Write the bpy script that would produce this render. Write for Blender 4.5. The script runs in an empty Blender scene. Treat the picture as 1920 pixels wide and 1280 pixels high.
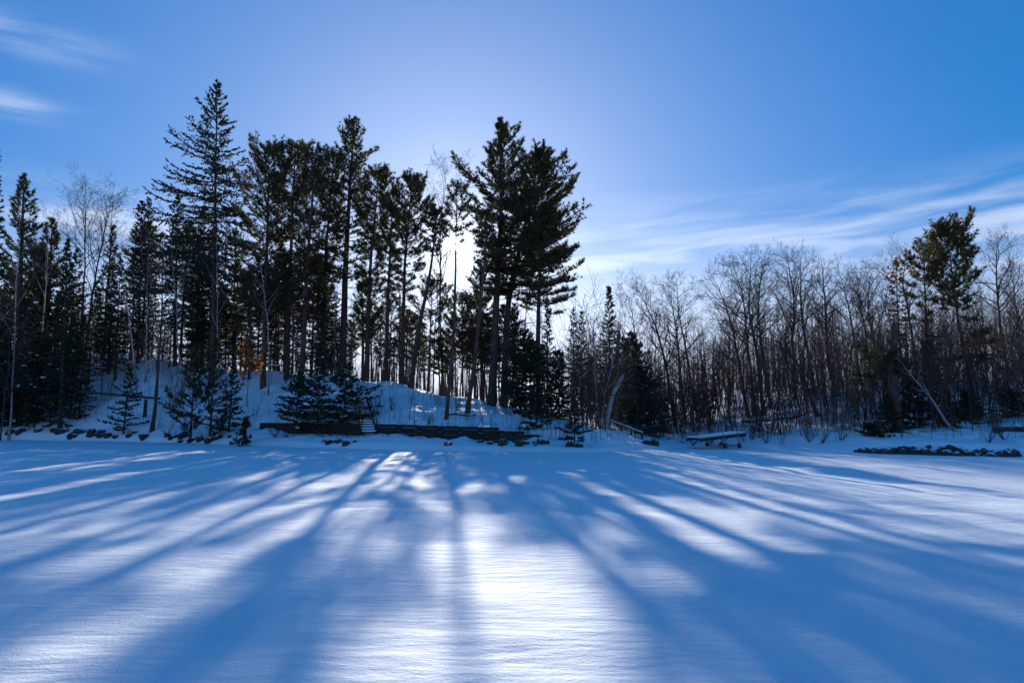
import bpy, bmesh, math, random
import numpy as np
from mathutils import Vector

# ------------------------------------------------------------------ camera, world, sun, exposure
scene = bpy.context.scene
COL = scene.collection
CAM_H, FPX, PITCH = 1.6, 1280.0, math.atan(140 / 1280)
cp, sp = math.cos(PITCH), math.sin(PITCH)
cam_d = bpy.data.cameras.new('camera'); cam_d.lens = 24; cam_d.sensor_width = 36
cam_d.clip_start = 0.05; cam_d.clip_end = 5000
cam = bpy.data.objects.new('camera', cam_d); COL.objects.link(cam)
cam.location = (0, 0, CAM_H); cam.rotation_euler = (math.pi / 2 + PITCH, 0, 0)
scene.camera = cam

def unproj(px, py, Y):
    """photo pixel (1920 wide) at depth Y -> world point"""
    cx, cy = (px - 960) / FPX, (640 - py) / FPX
    k = Y / (cp - cy * sp)
    return np.array([cx * k, Y, CAM_H + k * (sp + cy * cp)])

sd = unproj(850, 457, 1.0) - np.array([0, 0, CAM_H]); sd /= np.linalg.norm(sd)
SUN_EL = math.asin(sd[2]); SUN_AZ = math.atan2(sd[0], sd[1])      # azimuth from +Y towards +X

world = bpy.data.worlds.new('World'); scene.world = world; world.use_nodes = True
nt = world.node_tree; nt.nodes.clear()
def node(tree, t, **kw):
    n = tree.nodes.new(t)
    for k, v in kw.items(): setattr(n, k, v)
    return n
def mth(tree, op, a, b=None, c=None, clamp=False):
    n = tree.nodes.new('ShaderNodeMath'); n.operation = op; n.use_clamp = clamp
    for i, v in enumerate((a, b, c)):
        if v is None: continue
        if isinstance(v, (int, float)): n.inputs[i].default_value = v
        else: tree.links.new(v, n.inputs[i])
    return n.outputs[0]
def ramp01(tree, v, lo, hi):
    n = tree.nodes.new('ShaderNodeMapRange'); n.interpolation_type = 'SMOOTHSTEP'
    tree.links.new(v, n.inputs[0]); n.inputs[1].default_value = lo; n.inputs[2].default_value = hi
    return n.outputs[0]
sky = node(nt, 'ShaderNodeTexSky', sky_type='NISHITA', sun_disc=False)
sky.sun_elevation = SUN_EL; sky.sun_rotation = SUN_AZ
sky.altitude = 300; sky.air_density = 1.0; sky.dust_density = 0.6; sky.ozone_density = 3.0
hs = node(nt, 'ShaderNodeHueSaturation'); hs.inputs['Saturation'].default_value = 1.62
gm = node(nt, 'ShaderNodeGamma'); gm.inputs[1].default_value = 0.50
nt.links.new(sky.outputs[0], gm.inputs[0])
mul = node(nt, 'ShaderNodeMix', data_type='RGBA', blend_type='MULTIPLY'); mul.inputs['Factor'].default_value = 1.0; mul.inputs[7].default_value = (1.45, 1.68, 2.22, 1)
nt.links.new(gm.outputs[0], mul.inputs[6]); nt.links.new(mul.outputs[2], hs.inputs['Color'])
tc = node(nt, 'ShaderNodeTexCoord')
sep = node(nt, 'ShaderNodeSeparateXYZ'); nt.links.new(tc.outputs['Generated'], sep.inputs[0])
vx, vy, vz = sep.outputs
el = mth(nt, 'ARCSINE', vz); az = mth(nt, 'ARCTAN2', vx, vy)
# cirrus: fibrous noise drawn out along the horizon
comb = node(nt, 'ShaderNodeCombineXYZ')
nt.links.new(mth(nt, 'MULTIPLY', az, 2.6), comb.inputs[0])
nt.links.new(mth(nt, 'ADD', mth(nt, 'MULTIPLY', el, 20.0), mth(nt, 'MULTIPLY', az, -0.7)), comb.inputs[1])
nz = node(nt, 'ShaderNodeTexNoise'); nz.inputs['Scale'].default_value = 1.9; nz.inputs['Detail'].default_value = 8
nz.inputs['Roughness'].default_value = 0.5; nz.inputs['Distortion'].default_value = 0.5
nt.links.new(comb.outputs[0], nz.inputs['Vector'])
fib = ramp01(nt, nz.outputs[0], 0.28, 0.80)
def gauss(v, c, s):
    d = mth(nt, 'DIVIDE', mth(nt, 'SUBTRACT', v, c), s)
    return mth(nt, 'EXPONENT', mth(nt, 'MULTIPLY', mth(nt, 'MULTIPLY', d, d), -1.0))
R = math.radians
band = mth(nt, 'MULTIPLY', ramp01(nt, el, R(19.0), R(12.5)), 0.75)                       # low cirrus deck all round
azr = ramp01(nt, az, R(-6), R(12))
band = mth(nt, 'MULTIPLY', band, mth(nt, 'ADD', mth(nt, 'MULTIPLY', azr, 0.75), 0.35))
w1 = mth(nt, 'MULTIPLY', mth(nt, 'MULTIPLY', gauss(el, R(25.2), R(1.1)), gauss(az, R(-38), R(5))), 0.55)
w2 = mth(nt, 'MULTIPLY', mth(nt, 'MULTIPLY', gauss(el, R(20.7), R(0.7)), gauss(az, R(-38), R(3.5))), 0.75)
w3 = mth(nt, 'MULTIPLY', mth(nt, 'MULTIPLY', gauss(el, R(13.8), R(1.0)), gauss(az, R(-30), R(9))), 1.3)
cov = mth(nt, 'ADD', mth(nt, 'ADD', band, w1), mth(nt, 'ADD', w2, w3))
hz_ = mth(nt, 'MULTIPLY', ramp01(nt, el, R(17.0), R(2.0)), 0.85)     # pale air low on the horizon
cmask = mth(nt, 'MAXIMUM', mth(nt, 'MULTIPLY', cov, fib, clamp=True), hz_)
# angle to the sun: disc and the forward-scatter aureole around it
dotn = node(nt, 'ShaderNodeVectorMath', operation='DOT_PRODUCT')
nt.links.new(tc.outputs['Generated'], dotn.inputs[0]); dotn.inputs[1].default_value = tuple(sd)
th = mth(nt, 'ARCCOSINE', mth(nt, 'MINIMUM', dotn.outputs['Value'], 0.999999))
cl = node(nt, 'ShaderNodeMix', data_type='RGBA')
nt.links.new(cmask, cl.inputs['Factor']); nt.links.new(hs.outputs[0], cl.inputs[6])
ccol = node(nt, 'ShaderNodeCombineColor')
cb = mth(nt, 'ADD', 6.6, mth(nt, 'MULTIPLY', mth(nt, 'EXPONENT', mth(nt, 'MULTIPLY', th, -4.0)), 5.0))
nt.links.new(mth(nt, 'MULTIPLY', cb, 0.82), ccol.inputs[0]); nt.links.new(mth(nt, 'MULTIPLY', cb, 0.93), ccol.inputs[1])
nt.links.new(mth(nt, 'MULTIPLY', cb, 1.15), ccol.inputs[2])
nt.links.new(ccol.outputs[0], cl.inputs[7])
glow = mth(nt, 'ADD', mth(nt, 'MULTIPLY', mth(nt, 'EXPONENT', mth(nt, 'MULTIPLY', th, -1 / 0.030)), 14.0),
           mth(nt, 'MULTIPLY', mth(nt, 'EXPONENT', mth(nt, 'MULTIPLY', th, -1 / 0.34)), 2.1))
glow = mth(nt, 'ADD', glow, mth(nt, 'MULTIPLY', ramp01(nt, th, R(0.62), R(0.4)), 250.0))
gc = node(nt, 'ShaderNodeMix', data_type='RGBA', blend_type='ADD'); gc.inputs['Factor'].default_value = 1.0
gcol = node(nt, 'ShaderNodeCombineColor')
for i, f in enumerate((0.98, 0.99, 0.98)): nt.links.new(mth(nt, 'MULTIPLY', glow, f), gcol.inputs[i])
nt.links.new(cl.outputs[2], gc.inputs[6]); nt.links.new(gcol.outputs[0], gc.inputs[7])
bg = node(nt, 'ShaderNodeBackground'); bg.inputs['Strength'].default_value = 0.092
out = node(nt, 'ShaderNodeOutputWorld')
nt.links.new(gc.outputs[2], bg.inputs['Color']); nt.links.new(bg.outputs[0], out.inputs['Surface'])

sun_d = bpy.data.lights.new('sun', 'SUN'); sun_d.energy = 5.0; sun_d.angle = R(0.53); sun_d.color = (1.0, 0.93, 0.83)
sun = bpy.data.objects.new('sun', sun_d); COL.objects.link(sun)
sun.rotation_euler = Vector((-sd[0], -sd[1], -sd[2])).to_track_quat('-Z', 'Y').to_euler()
sun.location = (-8, 60, 40)

scene.view_settings.view_transform = 'Standard'; scene.view_settings.look = 'None'
scene.view_settings.gamma = 1.0; scene.view_settings.use_curve_mapping = False
scene.view_settings.exposure = 0.52
cy = scene.cycles
cy.max_bounces = 5; cy.diffuse_bounces = 3; cy.glossy_bounces = 2; cy.transmission_bounces = 2; cy.transparent_max_bounces = 4
cy.caustics_reflective = False; cy.caustics_refractive = False
cy.sample_clamp_indirect = 6.0
cy.use_denoising = True; cy.denoiser = 'OPENIMAGEDENOISE'; cy.denoising_input_passes = 'RGB_ALBEDO_NORMAL'; cy.denoising_prefilter = 'ACCURATE'

# ------------------------------------------------------------------ materials
def mat(name, build):
    m = bpy.data.materials.new(name); m.use_nodes = True
    t = m.node_tree; b = t.nodes['Principled BSDF']
    build(t, b); return m
def noise(t, scale, detail=4, rough=0.55, vec=None, stretch=None):
    n = t.nodes.new('ShaderNodeTexNoise'); n.inputs['Scale'].default_value = scale
    n.inputs['Detail'].default_value = detail; n.inputs['Roughness'].default_value = rough
    c = t.nodes.new('ShaderNodeTexCoord'); src = c.outputs['Object']
    if stretch:
        mp = t.nodes.new('ShaderNodeMapping'); mp.inputs['Scale'].default_value = stretch
        t.links.new(src, mp.inputs[0]); src = mp.outputs[0]
    t.links.new(src, n.inputs['Vector']); return n.outputs[0]
def colramp(t, v, stops):
    r = t.nodes.new('ShaderNodeValToRGB'); e = r.color_ramp.elements
    while len(e) < len(stops): e.new(0.5)
    for i, (p, c) in enumerate(stops): e[i].position = p; e[i].color = (*c, 1)
    t.links.new(v, r.inputs[0]); return r.outputs[0]
def bump(t, b, h, strength, dist):
    n = t.nodes.new('ShaderNodeBump'); n.inputs['Strength'].default_value = strength; n.inputs['Distance'].default_value = dist
    t.links.new(h, n.inputs['Height']); t.links.new(n.outputs[0], b.inputs['Normal'])
def simple(name, stops, scale, rough=0.85, stretch=None, bmp=None, spec=0.3):
    def f(t, b):
        n = noise(t, scale, 5, 0.6, stretch=stretch)
        t.links.new(colramp(t, n, stops), b.inputs['Base Color'])
        b.inputs['Roughness'].default_value = rough; b.inputs['Specular IOR Level'].default_value = spec
        if bmp: bump(t, b, n, *bmp)
    return mat(name, f)
def m_snow(name, grain):
    def f(t, b):
        n1 = noise(t, 3.0, 3)
        t.links.new(colramp(t, n1, [(0.3, (0.85, 0.90, 0.95)), (0.7, (0.90, 0.935, 0.97))]), b.inputs['Base Color'])
        b.inputs['Roughness'].default_value = 0.75; b.inputs['Specular IOR Level'].default_value = 0.14
        a = noise(t, 38.0, 4, 0.75); c = noise(t, 9.0, 3, 0.5, stretch=(0.3, 1.0, 1.0))
        s = t.nodes.new('ShaderNodeMath'); s.operation = 'MULTIPLY_ADD'; t.links.new(c, s.inputs[0]); s.inputs[1].default_value = 2.2; t.links.new(a, s.inputs[2])
        bump(t, b, s.outputs[0], grain, 0.02)
    return mat(name, f)
def m_leaf(name, c0, c1, trans=0.25):
    def f(t, b):
        n = noise(t, 0.9, 3)
        c = colramp(t, n, [(0.3, c0), (0.7, c1)])
        t.links.new(c, b.inputs['Base Color']); b.inputs['Roughness'].default_value = 0.6; b.inputs['Specular IOR Level'].default_value = 0.25
        tr = t.nodes.new('ShaderNodeBsdfTranslucent'); t.links.new(c, tr.inputs[0])
        mx = t.nodes.new('ShaderNodeMixShader'); mx.inputs[0].default_value = trans
        o = t.nodes['Material Output']
        t.links.new(b.outputs[0], mx.inputs[1]); t.links.new(tr.outputs[0], mx.inputs[2]); t.links.new(mx.outputs[0], o.inputs[0])
    return mat(name, f)
def m_rock(t, b):
    n = noise(t, 4.0, 6, 0.65)
    c = colramp(t, n, [(0.3, (0.016, 0.015, 0.014)), (0.7, (0.065, 0.056, 0.048))])
    g = t.nodes.new('ShaderNodeNewGeometry'); s = t.nodes.new('ShaderNodeSeparateXYZ'); t.links.new(g.outputs['Normal'], s.inputs[0])
    a = t.nodes.new('ShaderNodeMath'); a.operation = 'MULTIPLY_ADD'; t.links.new(n, a.inputs[0]); a.inputs[1].default_value = 0.7; t.links.new(s.outputs[2], a.inputs[2])
    r = t.nodes.new('ShaderNodeMapRange'); t.links.new(a.outputs[0], r.inputs[0]); r.inputs[1].default_value = 1.13; r.inputs[2].default_value = 1.2
    mx = t.nodes.new('ShaderNodeMix'); mx.data_type = 'RGBA'; t.links.new(r.outputs[0], mx.inputs['Factor'])
    t.links.new(c, mx.inputs[6]); mx.inputs[7].default_value = (0.84, 0.88, 0.94, 1)
    t.links.new(mx.outputs[2], b.inputs['Base Color']); b.inputs['Roughness'].default_value = 0.8
    bump(t, b, n, 0.6, 0.05)
def m_birch(t, b):
    n = noise(t, 3.0, 5, 0.7, stretch=(1.2, 1.2, 5.0))
    t.links.new(colramp(t, n, [(0.36, (0.05, 0.045, 0.04)), (0.46, (0.27, 0.255, 0.235)), (0.8, (0.46, 0.44, 0.415))]), b.inputs['Base Color'])
    b.inputs['Roughness'].default_value = 0.75
M = {
 'snow_lake': m_snow('snow_lake', 0.6), 'snow': m_snow('snow', 0.5),
 'pine_bark': simple('pine_bark', [(0.3, (0.035, 0.027, 0.023)), (0.7, (0.11, 0.076, 0.058))], 5.0, 0.9, (1, 1, 0.35), (0.7, 0.03)),
 'red_bark': simple('red_bark', [(0.3, (0.045, 0.027, 0.021)), (0.7, (0.15, 0.08, 0.055))], 5.0, 0.9, (1, 1, 0.35), (0.7, 0.03)),
 'grey_bark': simple('grey_bark', [(0.3, (0.03, 0.026, 0.024)), (0.7, (0.095, 0.082, 0.074))], 4.0, 0.9, (1, 1, 0.4), (0.5, 0.02)),
 'twig': simple('twig', [(0.3, (0.034, 0.024, 0.021)), (0.7, (0.075, 0.053, 0.046))], 1.0),
 'stem': simple('stem', [(0.3, (0.045, 0.03, 0.024)), (0.7, (0.105, 0.068, 0.052))], 1.0),
 'birch': mat('birch_bark', m_birch), 'rock': mat('rock', m_rock),
 'spruce': m_leaf('spruce_needles', (0.028, 0.040, 0.022), (0.058, 0.070, 0.034), 0.15),
 'pine': m_leaf('pine_needles', (0.055, 0.056, 0.023), (0.125, 0.105, 0.042), 0.45),
 'fir': m_leaf('fir_needles', (0.026, 0.040, 0.024), (0.052, 0.070, 0.036), 0.15),
 'cedar': m_leaf('cedar_leaves', (0.035, 0.045, 0.018), (0.085, 0.075, 0.03), 0.25),
 'rust': m_leaf('rust_needles', (0.24, 0.085, 0.033), (0.38, 0.14, 0.055), 0.3),
 'oak': m_leaf('oak_leaves', (0.38, 0.11, 0.03), (0.55, 0.19, 0.05), 0.4),
 'timber': simple('dark_timber', [(0.3, (0.012, 0.010, 0.009)), (0.7, (0.048, 0.037, 0.03))], 3.0, 0.9, (0.4, 2, 4), (0.6, 0.02)),
 'plank': simple('weathered_plank', [(0.3, (0.075, 0.06, 0.05)), (0.7, (0.18, 0.15, 0.125))], 3.0, 0.9, (0.4, 3, 3), (0.5, 0.01)),
 'metal': simple('galvanised_metal', [(0.3, (0.12, 0.12, 0.125)), (0.7, (0.22, 0.22, 0.225))], 6.0, 0.5),
 'rubber': simple('black_rubber', [(0.3, (0.012, 0.012, 0.013)), (0.7, (0.03, 0.03, 0.03))], 8.0, 0.8),
}

# ------------------------------------------------------------------ helpers
def tag(o, label, cat, group=None):
    o['label'] = label; o['category'] = cat
    if group: o['group'] = group
    return o
def mesh_from(name, V, F, material, smooth=False):
    V = np.ascontiguousarray(V, dtype=np.float32).reshape(-1, 3); F = np.ascontiguousarray(F, dtype=np.int32)
    me = bpy.data.meshes.new(name); k = F.shape[1]; n = len(F)
    me.vertices.add(len(V)); me.vertices.foreach_set('co', V.ravel())
    me.loops.add(n * k); me.loops.foreach_set('vertex_index', F.ravel())
    me.polygons.add(n); me.polygons.foreach_set('loop_start', np.arange(0, n * k, k, dtype=np.int32))
    me.polygons.foreach_set('loop_total', np.full(n, k, dtype=np.int32))
    if smooth: me.polygons.foreach_set('use_smooth', np.ones(n, dtype=bool))
    me.materials.append(material); me.update(calc_edges=True); return me
def link(name, me, parent=None, loc=None):
    o = bpy.data.objects.new(name, me); COL.objects.link(o)
    if parent is not None: o.parent = parent
    if loc is not None: o.location = loc
    return o
def empty(name, loc):
    o = bpy.data.objects.new(name, None); o.empty_display_size = 0.3; o.location = loc; COL.objects.link(o); return o
def nrm(v): return v / np.maximum(np.linalg.norm(v, axis=-1, keepdims=True), 1e-9)
TAB = np.random.default_rng(5).random((256, 256))
def vnoise(x, y, seed=0):
    x = np.asarray(x, float) + seed * 17.3; y = np.asarray(y, float) + seed * 9.1
    xi = np.floor(x).astype(int); yi = np.floor(y).astype(int); fx = x - xi; fy = y - yi
    fx = fx * fx * (3 - 2 * fx); fy = fy * fy * (3 - 2 * fy)
    g = lambda a, b: TAB[(a % 256), (b % 256)]
    return (g(xi, yi) * (1 - fx) + g(xi + 1, yi) * fx) * (1 - fy) + (g(xi, yi + 1) * (1 - fx) + g(xi + 1, yi + 1) * fx) * fy - 0.5

# ------------------------------------------------------------------ terrain
C_PX = np.array([-900, 0, 250, 450, 600, 720, 850, 1000, 1120, 1250, 1400, 1550, 1650, 1800, 1950, 2800.])
C_YS = np.array([62, 47, 43, 38.5, 35.5, 33, 31.7, 30.6, 30.5, 35.5, 35, 31.5, 30, 28.3, 27.2, 24.])
S_K = np.array([-3, 0, 0.6, 2, 4.0, 4.5, 9, 14, 22, 40, 80, 160, 900.])
Z_T = np.array([
 [-.5, 0, .5, 1.0, 1.8, 2.1, 4.5, 6.8, 8.0, 9, 10, 12, 14],
 [-.5, 0, .5, 1.0, 1.8, 2.1, 4.5, 6.8, 8.0, 9, 10, 12, 14],
 [-.5, 0, .4, .9, 1.7, 2.0, 4.2, 6.3, 7.5, 8.5, 9, 11, 14],
 [-.5, 0, .25, .6, .85, 1.15, 3.0, 5.0, 5.6, 5.6, 6, 9, 14],
 [-.5, 0, .25, .5, .62, 1.15, 3.0, 4.6, 5.0, 4.6, 5, 8, 14],
 [-.5, 0, .25, .42, .55, 1.12, 2.6, 3.8, 4.1, 3.6, 4, 8, 14],
 [-.5, 0, .25, .42, .55, 1.08, 1.9, 2.7, 2.9, 2.4, 3, 7, 14],
 [-.5, 0, .25, .4, .5, .92, 1.4, 1.8, 1.9, 1.7, 3, 7, 14],
 [-.5, 0, .2, .4, .65, .75, 1.0, 1.2, 1.3, 1.4, 3, 7, 14],
 [-.5, 0, .1, .2, .35, .4, .6, .8, 1.0, 1.8, 4, 8, 14],
 [-.5, 0, .1, .25, .5, .55, .9, 1.3, 2.0, 4, 6, 9, 14],
 [-.5, 0, .15, .4, .7, .8, 1.4, 2.2, 3.6, 5.5, 7, 9, 14],
 [-.5, 0, .4, .5, .7, .8, 1.4, 2.3, 4.0, 6, 7, 9, 14],
 [-.5, 0, .45, .55, .75, .8, 1.4, 2.2, 3.8, 6, 7, 9, 14],
 [-.5, 0, .3, .5, .7, .8, 1.4, 2.2, 4.0, 6.2, 7, 9, 14],
 [-.5, 0, .3, .5, .7, .8, 1.4, 2.2, 4.0, 6.2, 7, 9, 14]])
def shore(px): return np.interp(px, C_PX, C_YS)
def H(X, Y, rough=True):
    X = np.asarray(X, float); Y = np.asarray(Y, float)
    px = 960 + FPX * X / np.maximum(Y, 1.0)
    s = Y - shore(px)
    a = np.clip(np.interp(px, C_PX, np.arange(len(C_PX))), 0, len(C_PX) - 1.001)
    b = np.clip(np.interp(s, S_K, np.arange(len(S_K))), 0, len(S_K) - 1.001)
    i = np.floor(a).astype(int); j = np.floor(b).astype(int); fa = a - i; fb = b - j
    fa = fa * fa * (3 - 2 * fa)
    z = (Z_T[i, j] * (1 - fa) + Z_T[i + 1, j] * fa) * (1 - fb) + (Z_T[i, j + 1] * (1 - fa) + Z_T[i + 1, j + 1] * fa) * fb
    if rough:
        w = np.clip(s / 3.0, 0.15, 1.0)
        z = z + w * (0.34 * vnoise(X * 0.35, Y * 0.35, 1) + 0.20 * vnoise(X * 1.1, Y * 1.1, 2) + 0.13 * vnoise(X * 3, Y * 3, 3) + 0.07 * vnoise(X * 7, Y * 7, 11))
    return z
def lake_z(X, Y):
    d = np.hypot(X, Y); k = np.clip(vnoise(X * .16 + .1 * Y, Y * .3, 12) * 2.4 + .55, .08, 1.0)
    return (0.04 * vnoise(X * .35 - .2 * Y, Y * .6, 13) + 0.05 * vnoise(X * 0.22, Y * 0.5, 4) + 0.028 * vnoise(X * 0.6 + 0.3 * Y, Y * 1.9, 6)
            + 0.020 * k * vnoise(X * 1.3, Y * 4.2 + 0.4 * X, 7) * np.clip(1.5 - d / 30, 0, 1)
            + 0.008 * k * vnoise(X * 3.4 - 0.9 * Y, Y * 7.0, 8) * np.clip(1.3 - d / 14, 0, 1) + 0.007 * vnoise(X * 7, Y * 11, 10) * np.clip(1.2 - d / 9, 0, 1) + 0.03 * np.maximum(vnoise(X * 0.45, Y * 1.1, 9), 0) * np.clip(1.5 - d / 20, 0.2, 1))
def grid(name, X, Y, Z, material, kind='structure'):
    n, m = X.shape; V = np.stack([X, Y, Z], -1); idx = np.arange(n * m).reshape(n, m)
    F = np.stack([idx[:-1, :-1], idx[:-1, 1:], idx[1:, 1:], idx[1:, :-1]], -1).reshape(-1, 4)
    o = link(name, mesh_from(name, V, F, material, True)); o['kind'] = kind; return o
# lake: dense log-polar sheet in front, joined to a wide flat remainder around and behind
tt = np.tan(np.linspace(-1.15, 1.15, 250)); dd = np.concatenate([np.geomspace(1.2, 40, 330), np.linspace(41, 75, 30)])
T_, D_ = np.meshgrid(tt, dd); X_ = T_ * D_; Y_ = D_.copy()
sh = shore(960 + FPX * T_); Y_ = np.minimum(Y_, sh + 2.5); X_ = T_ * Y_
lk = grid('lake', X_, Y_ + 0, lake_z(X_, Y_), M['snow_lake'])
lk['label'] = 'frozen lake under smooth wind-rippled snow'
yy = np.concatenate([-np.geomspace(600, 1.0, 30), [1.15, 6, 15, 30]]); xx = np.concatenate([-np.geomspace(900, 2.5, 26), np.linspace(-2, 2, 5), np.geomspace(2.5, 900, 26)])
X2, Y2 = np.meshgrid(xx, yy); grid('lake', X2, Y2, np.where(Y2 < 1.2, -0.012, -0.16), M['snow_lake'])['label'] = 'snowy lake stretching away behind the viewpoint'
# land
ss = np.concatenate([np.linspace(-1.0, 5.5, 56), np.linspace(5.8, 26, 64), np.geomspace(27, 900, 40)])
pxs = np.concatenate([np.linspace(-900, -50, 30), np.linspace(-30, 1950, 400), np.linspace(1970, 2800, 30)])
P_, S_ = np.meshgrid(pxs, ss); Y_ = shore(P_) + S_; X_ = (P_ - 960) / FPX * Y_
Zl = H(X_, Y_); 
g = grid('terrain', X_, Y_, Zl, M['snow']); g['label'] = 'snow-covered wooded bank rising from the lake'

# ------------------------------------------------------------------ plant geometry
def resample(pts, n):
    pts = np.asarray(pts, float); m = len(pts)
    if m == 2: u = np.linspace(0, 1, n)[:, None]; return pts[0] * (1 - u) + pts[1] * u
    d = np.concatenate([[0], np.cumsum(np.linalg.norm(np.diff(pts, axis=0), axis=1))]); d /= d[-1]
    u = np.linspace(0, 1, n); lin = np.stack([np.interp(u, d, pts[:, c]) for c in range(3)], -1)
    for _ in range(2): lin[1:-1] = (lin[:-2] + 2 * lin[1:-1] + lin[2:]) / 4
    return lin
def tubes(P, Rr, k):
    N, n, _ = P.shape; T = nrm(np.gradient(P, axis=1)); tm = nrm(T.mean(1, keepdims=True))
    ref = np.where(np.abs(tm[..., 2:]) > 0.7, np.array([1.0, 0, 0]), np.array([0, 0, 1.0]))
    e1 = nrm(np.cross(T, np.broadcast_to(ref, T.shape))); e2 = np.cross(T, e1)
    a = np.arange(k) / k * 2 * np.pi
    V = P[:, :, None] + Rr[:, :, None, None] * (e1[:, :, None] * np.cos(a)[:, None] + e2[:, :, None] * np.sin(a)[:, None])
    idx = np.arange(N * n * k).reshape(N, n, k); nx = np.roll(idx, -1, axis=2)
    F = np.stack([idx[:, :-1], nx[:, :-1], nx[:, 1:], idx[:, 1:]], -1).reshape(-1, 4)
    return V.reshape(-1, 3), F
def merge(*parts):
    Vs, Fs, o = [], [], 0
    for V, F in parts: Vs.append(V); Fs.append(F + o); o += len(V)
    return np.concatenate(Vs), np.concatenate(Fs)
def at(P, s):
    """sample polylines P[N,n,3] at s[N,m] -> points, tangents"""
    N, n, _ = P.shape; f = np.clip(s, 0, 1) * (n - 1); i = np.minimum(f.astype(int), n - 2); fr = (f - i)[..., None]
    r = np.arange(N)[:, None]; a, b = P[r, i], P[r, i + 1]
    return a * (1 - fr) + b * fr, nrm(b - a)
def spawn(rs, P, Rr, m, s0, s1, ang, asd, length, up=0.2, npt=4, wob=0.12, rfac=0.55, tip=0.3, rmin=0.006):
    N, n, _ = P.shape
    s = s0 + (s1 - s0) * (np.arange(m)[None] + rs.random((N, m))) / m
    p, t = at(P, s)
    ref = np.where(np.abs(t[..., 2:]) > 0.7, np.array([1.0, 0, 0]), np.array([0, 0, 1.0])); e1 = nrm(np.cross(t, ref)); e2 = np.cross(t, e1)
    az = np.arange(m)[None] * 2.4 + rs.random((N, 1)) * 6.28 + rs.normal(0, 0.5, (N, m))
    A = np.radians(rs.normal(ang, asd, (N, m)))[..., None]
    d = t * np.cos(A) + (e1 * np.cos(az)[..., None] + e2 * np.sin(az)[..., None]) * np.sin(A)
    L = (length(s) if callable(length) else length[:, None] * np.ones((1, m))) * rs.uniform(0.6, 1.2, (N, m))
    pr = np.take_along_axis(Rr, np.minimum((s * (n - 1)).astype(int), n - 1), 1)
    d = d.reshape(-1, 3); L = L.ravel(); q = [p.reshape(-1, 3)]
    for j in range(npt - 1):
        d = nrm(d + np.array([0, 0, up / npt]) + rs.normal(0, wob, d.shape)); q.append(q[-1] + d * (L / (npt - 1))[:, None])
    R0 = np.maximum(np.minimum(pr.ravel() * rfac, 0.012 + 0.02 * L), rmin)
    R2 = np.maximum(R0[:, None] * np.linspace(1, tip, npt)[None], rmin * 0.6)
    return np.stack(q, 1), R2, L
def trunk_path(rs, pts, n, wob):
    P = resample(pts, n); h = np.linalg.norm(P[-1] - P[0]); w = np.cumsum(rs.normal(0, wob * h / n, (n, 3)), 0); w[:, 2] = 0
    w -= np.linspace(0, 1, n)[:, None] * w[-1]; w[0] = 0
    return P + w
def bare(seed, pts, r0, first=0.38, n1=14, spread=0.26, ang=47, lv4=True, wob=0.035, bark='grey_bark', up=0.35, broken=False, nt_=16, n2=6):
    rs = np.random.default_rng(seed); P = trunk_path(rs, pts, nt_, wob)[None]; h = np.linalg.norm(P[0, -1] - P[0, 0])
    u = np.linspace(0, 1, nt_); Rr = (r0 * (1 - 0.93 * u ** 0.85) * (1 + 0.35 * np.exp(-u * 28)))[None]
    if broken: Rr = (r0 * (1 - 0.4 * u))[None]; Rr[0, -1] = 0.01
    tr = tubes(P, np.maximum(Rr, 0.008), 8)
    if n1 == 0: return [('trunk', tr, bark)]
    P1, R1, L1 = spawn(rs, P, Rr, n1, first, 0.97, ang, 11, lambda s: h * spread * (1.08 - 0.75 * (s - first) / (1 - first)), up, 7, 0.10, 0.62)
    P2, R2, L2 = spawn(rs, P1, R1, n2, 0.2, 0.97, 38, 12, L1 * 0.46, 0.2, 5, 0.14)
    P3, R3, L3 = spawn(rs, P2, R2, 5, 0.2, 1.0, 38, 14, L2 * 0.50, 0.15, 3, 0.12)
    tr = merge(tr, tubes(P1, R1, 5)); tw = [tubes(P2, R2, 3), tubes(P3, R3, 3)]
    if lv4:
        P4, R4, L4 = spawn(rs, P3, R3, 3, 0.3, 1.0, 36, 14, L3 * 0.55, 0.1, 2, 0.05); tw.append(tubes(P4, R4, 3))
    return [('trunk', tr, bark), ('crown', merge(*tw), 'twig')]
def blades(rs, p, d, nb, ln, wd, along, rnd, upb):
    """nb needle tufts (thin tapering blades) at each point p[K,3] with axis d[K,3]"""
    K = len(p); p = np.repeat(p, nb, 0); d = np.repeat(d, nb, 0)
    v = nrm(d * along + nrm(rs.normal(0, 1, p.shape)) * rnd + np.array([0, 0, upb])); l = ln * rs.uniform(0.6, 1.25, (len(p), 1))
    w = nrm(np.cross(v, rs.normal(0, 1, p.shape))) * wd * 0.5
    V = np.stack([p - w, p + w, p + v * l], 1)
    return V.reshape(-1, 3), np.arange(len(p) * 3).reshape(-1, 3)
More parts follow.
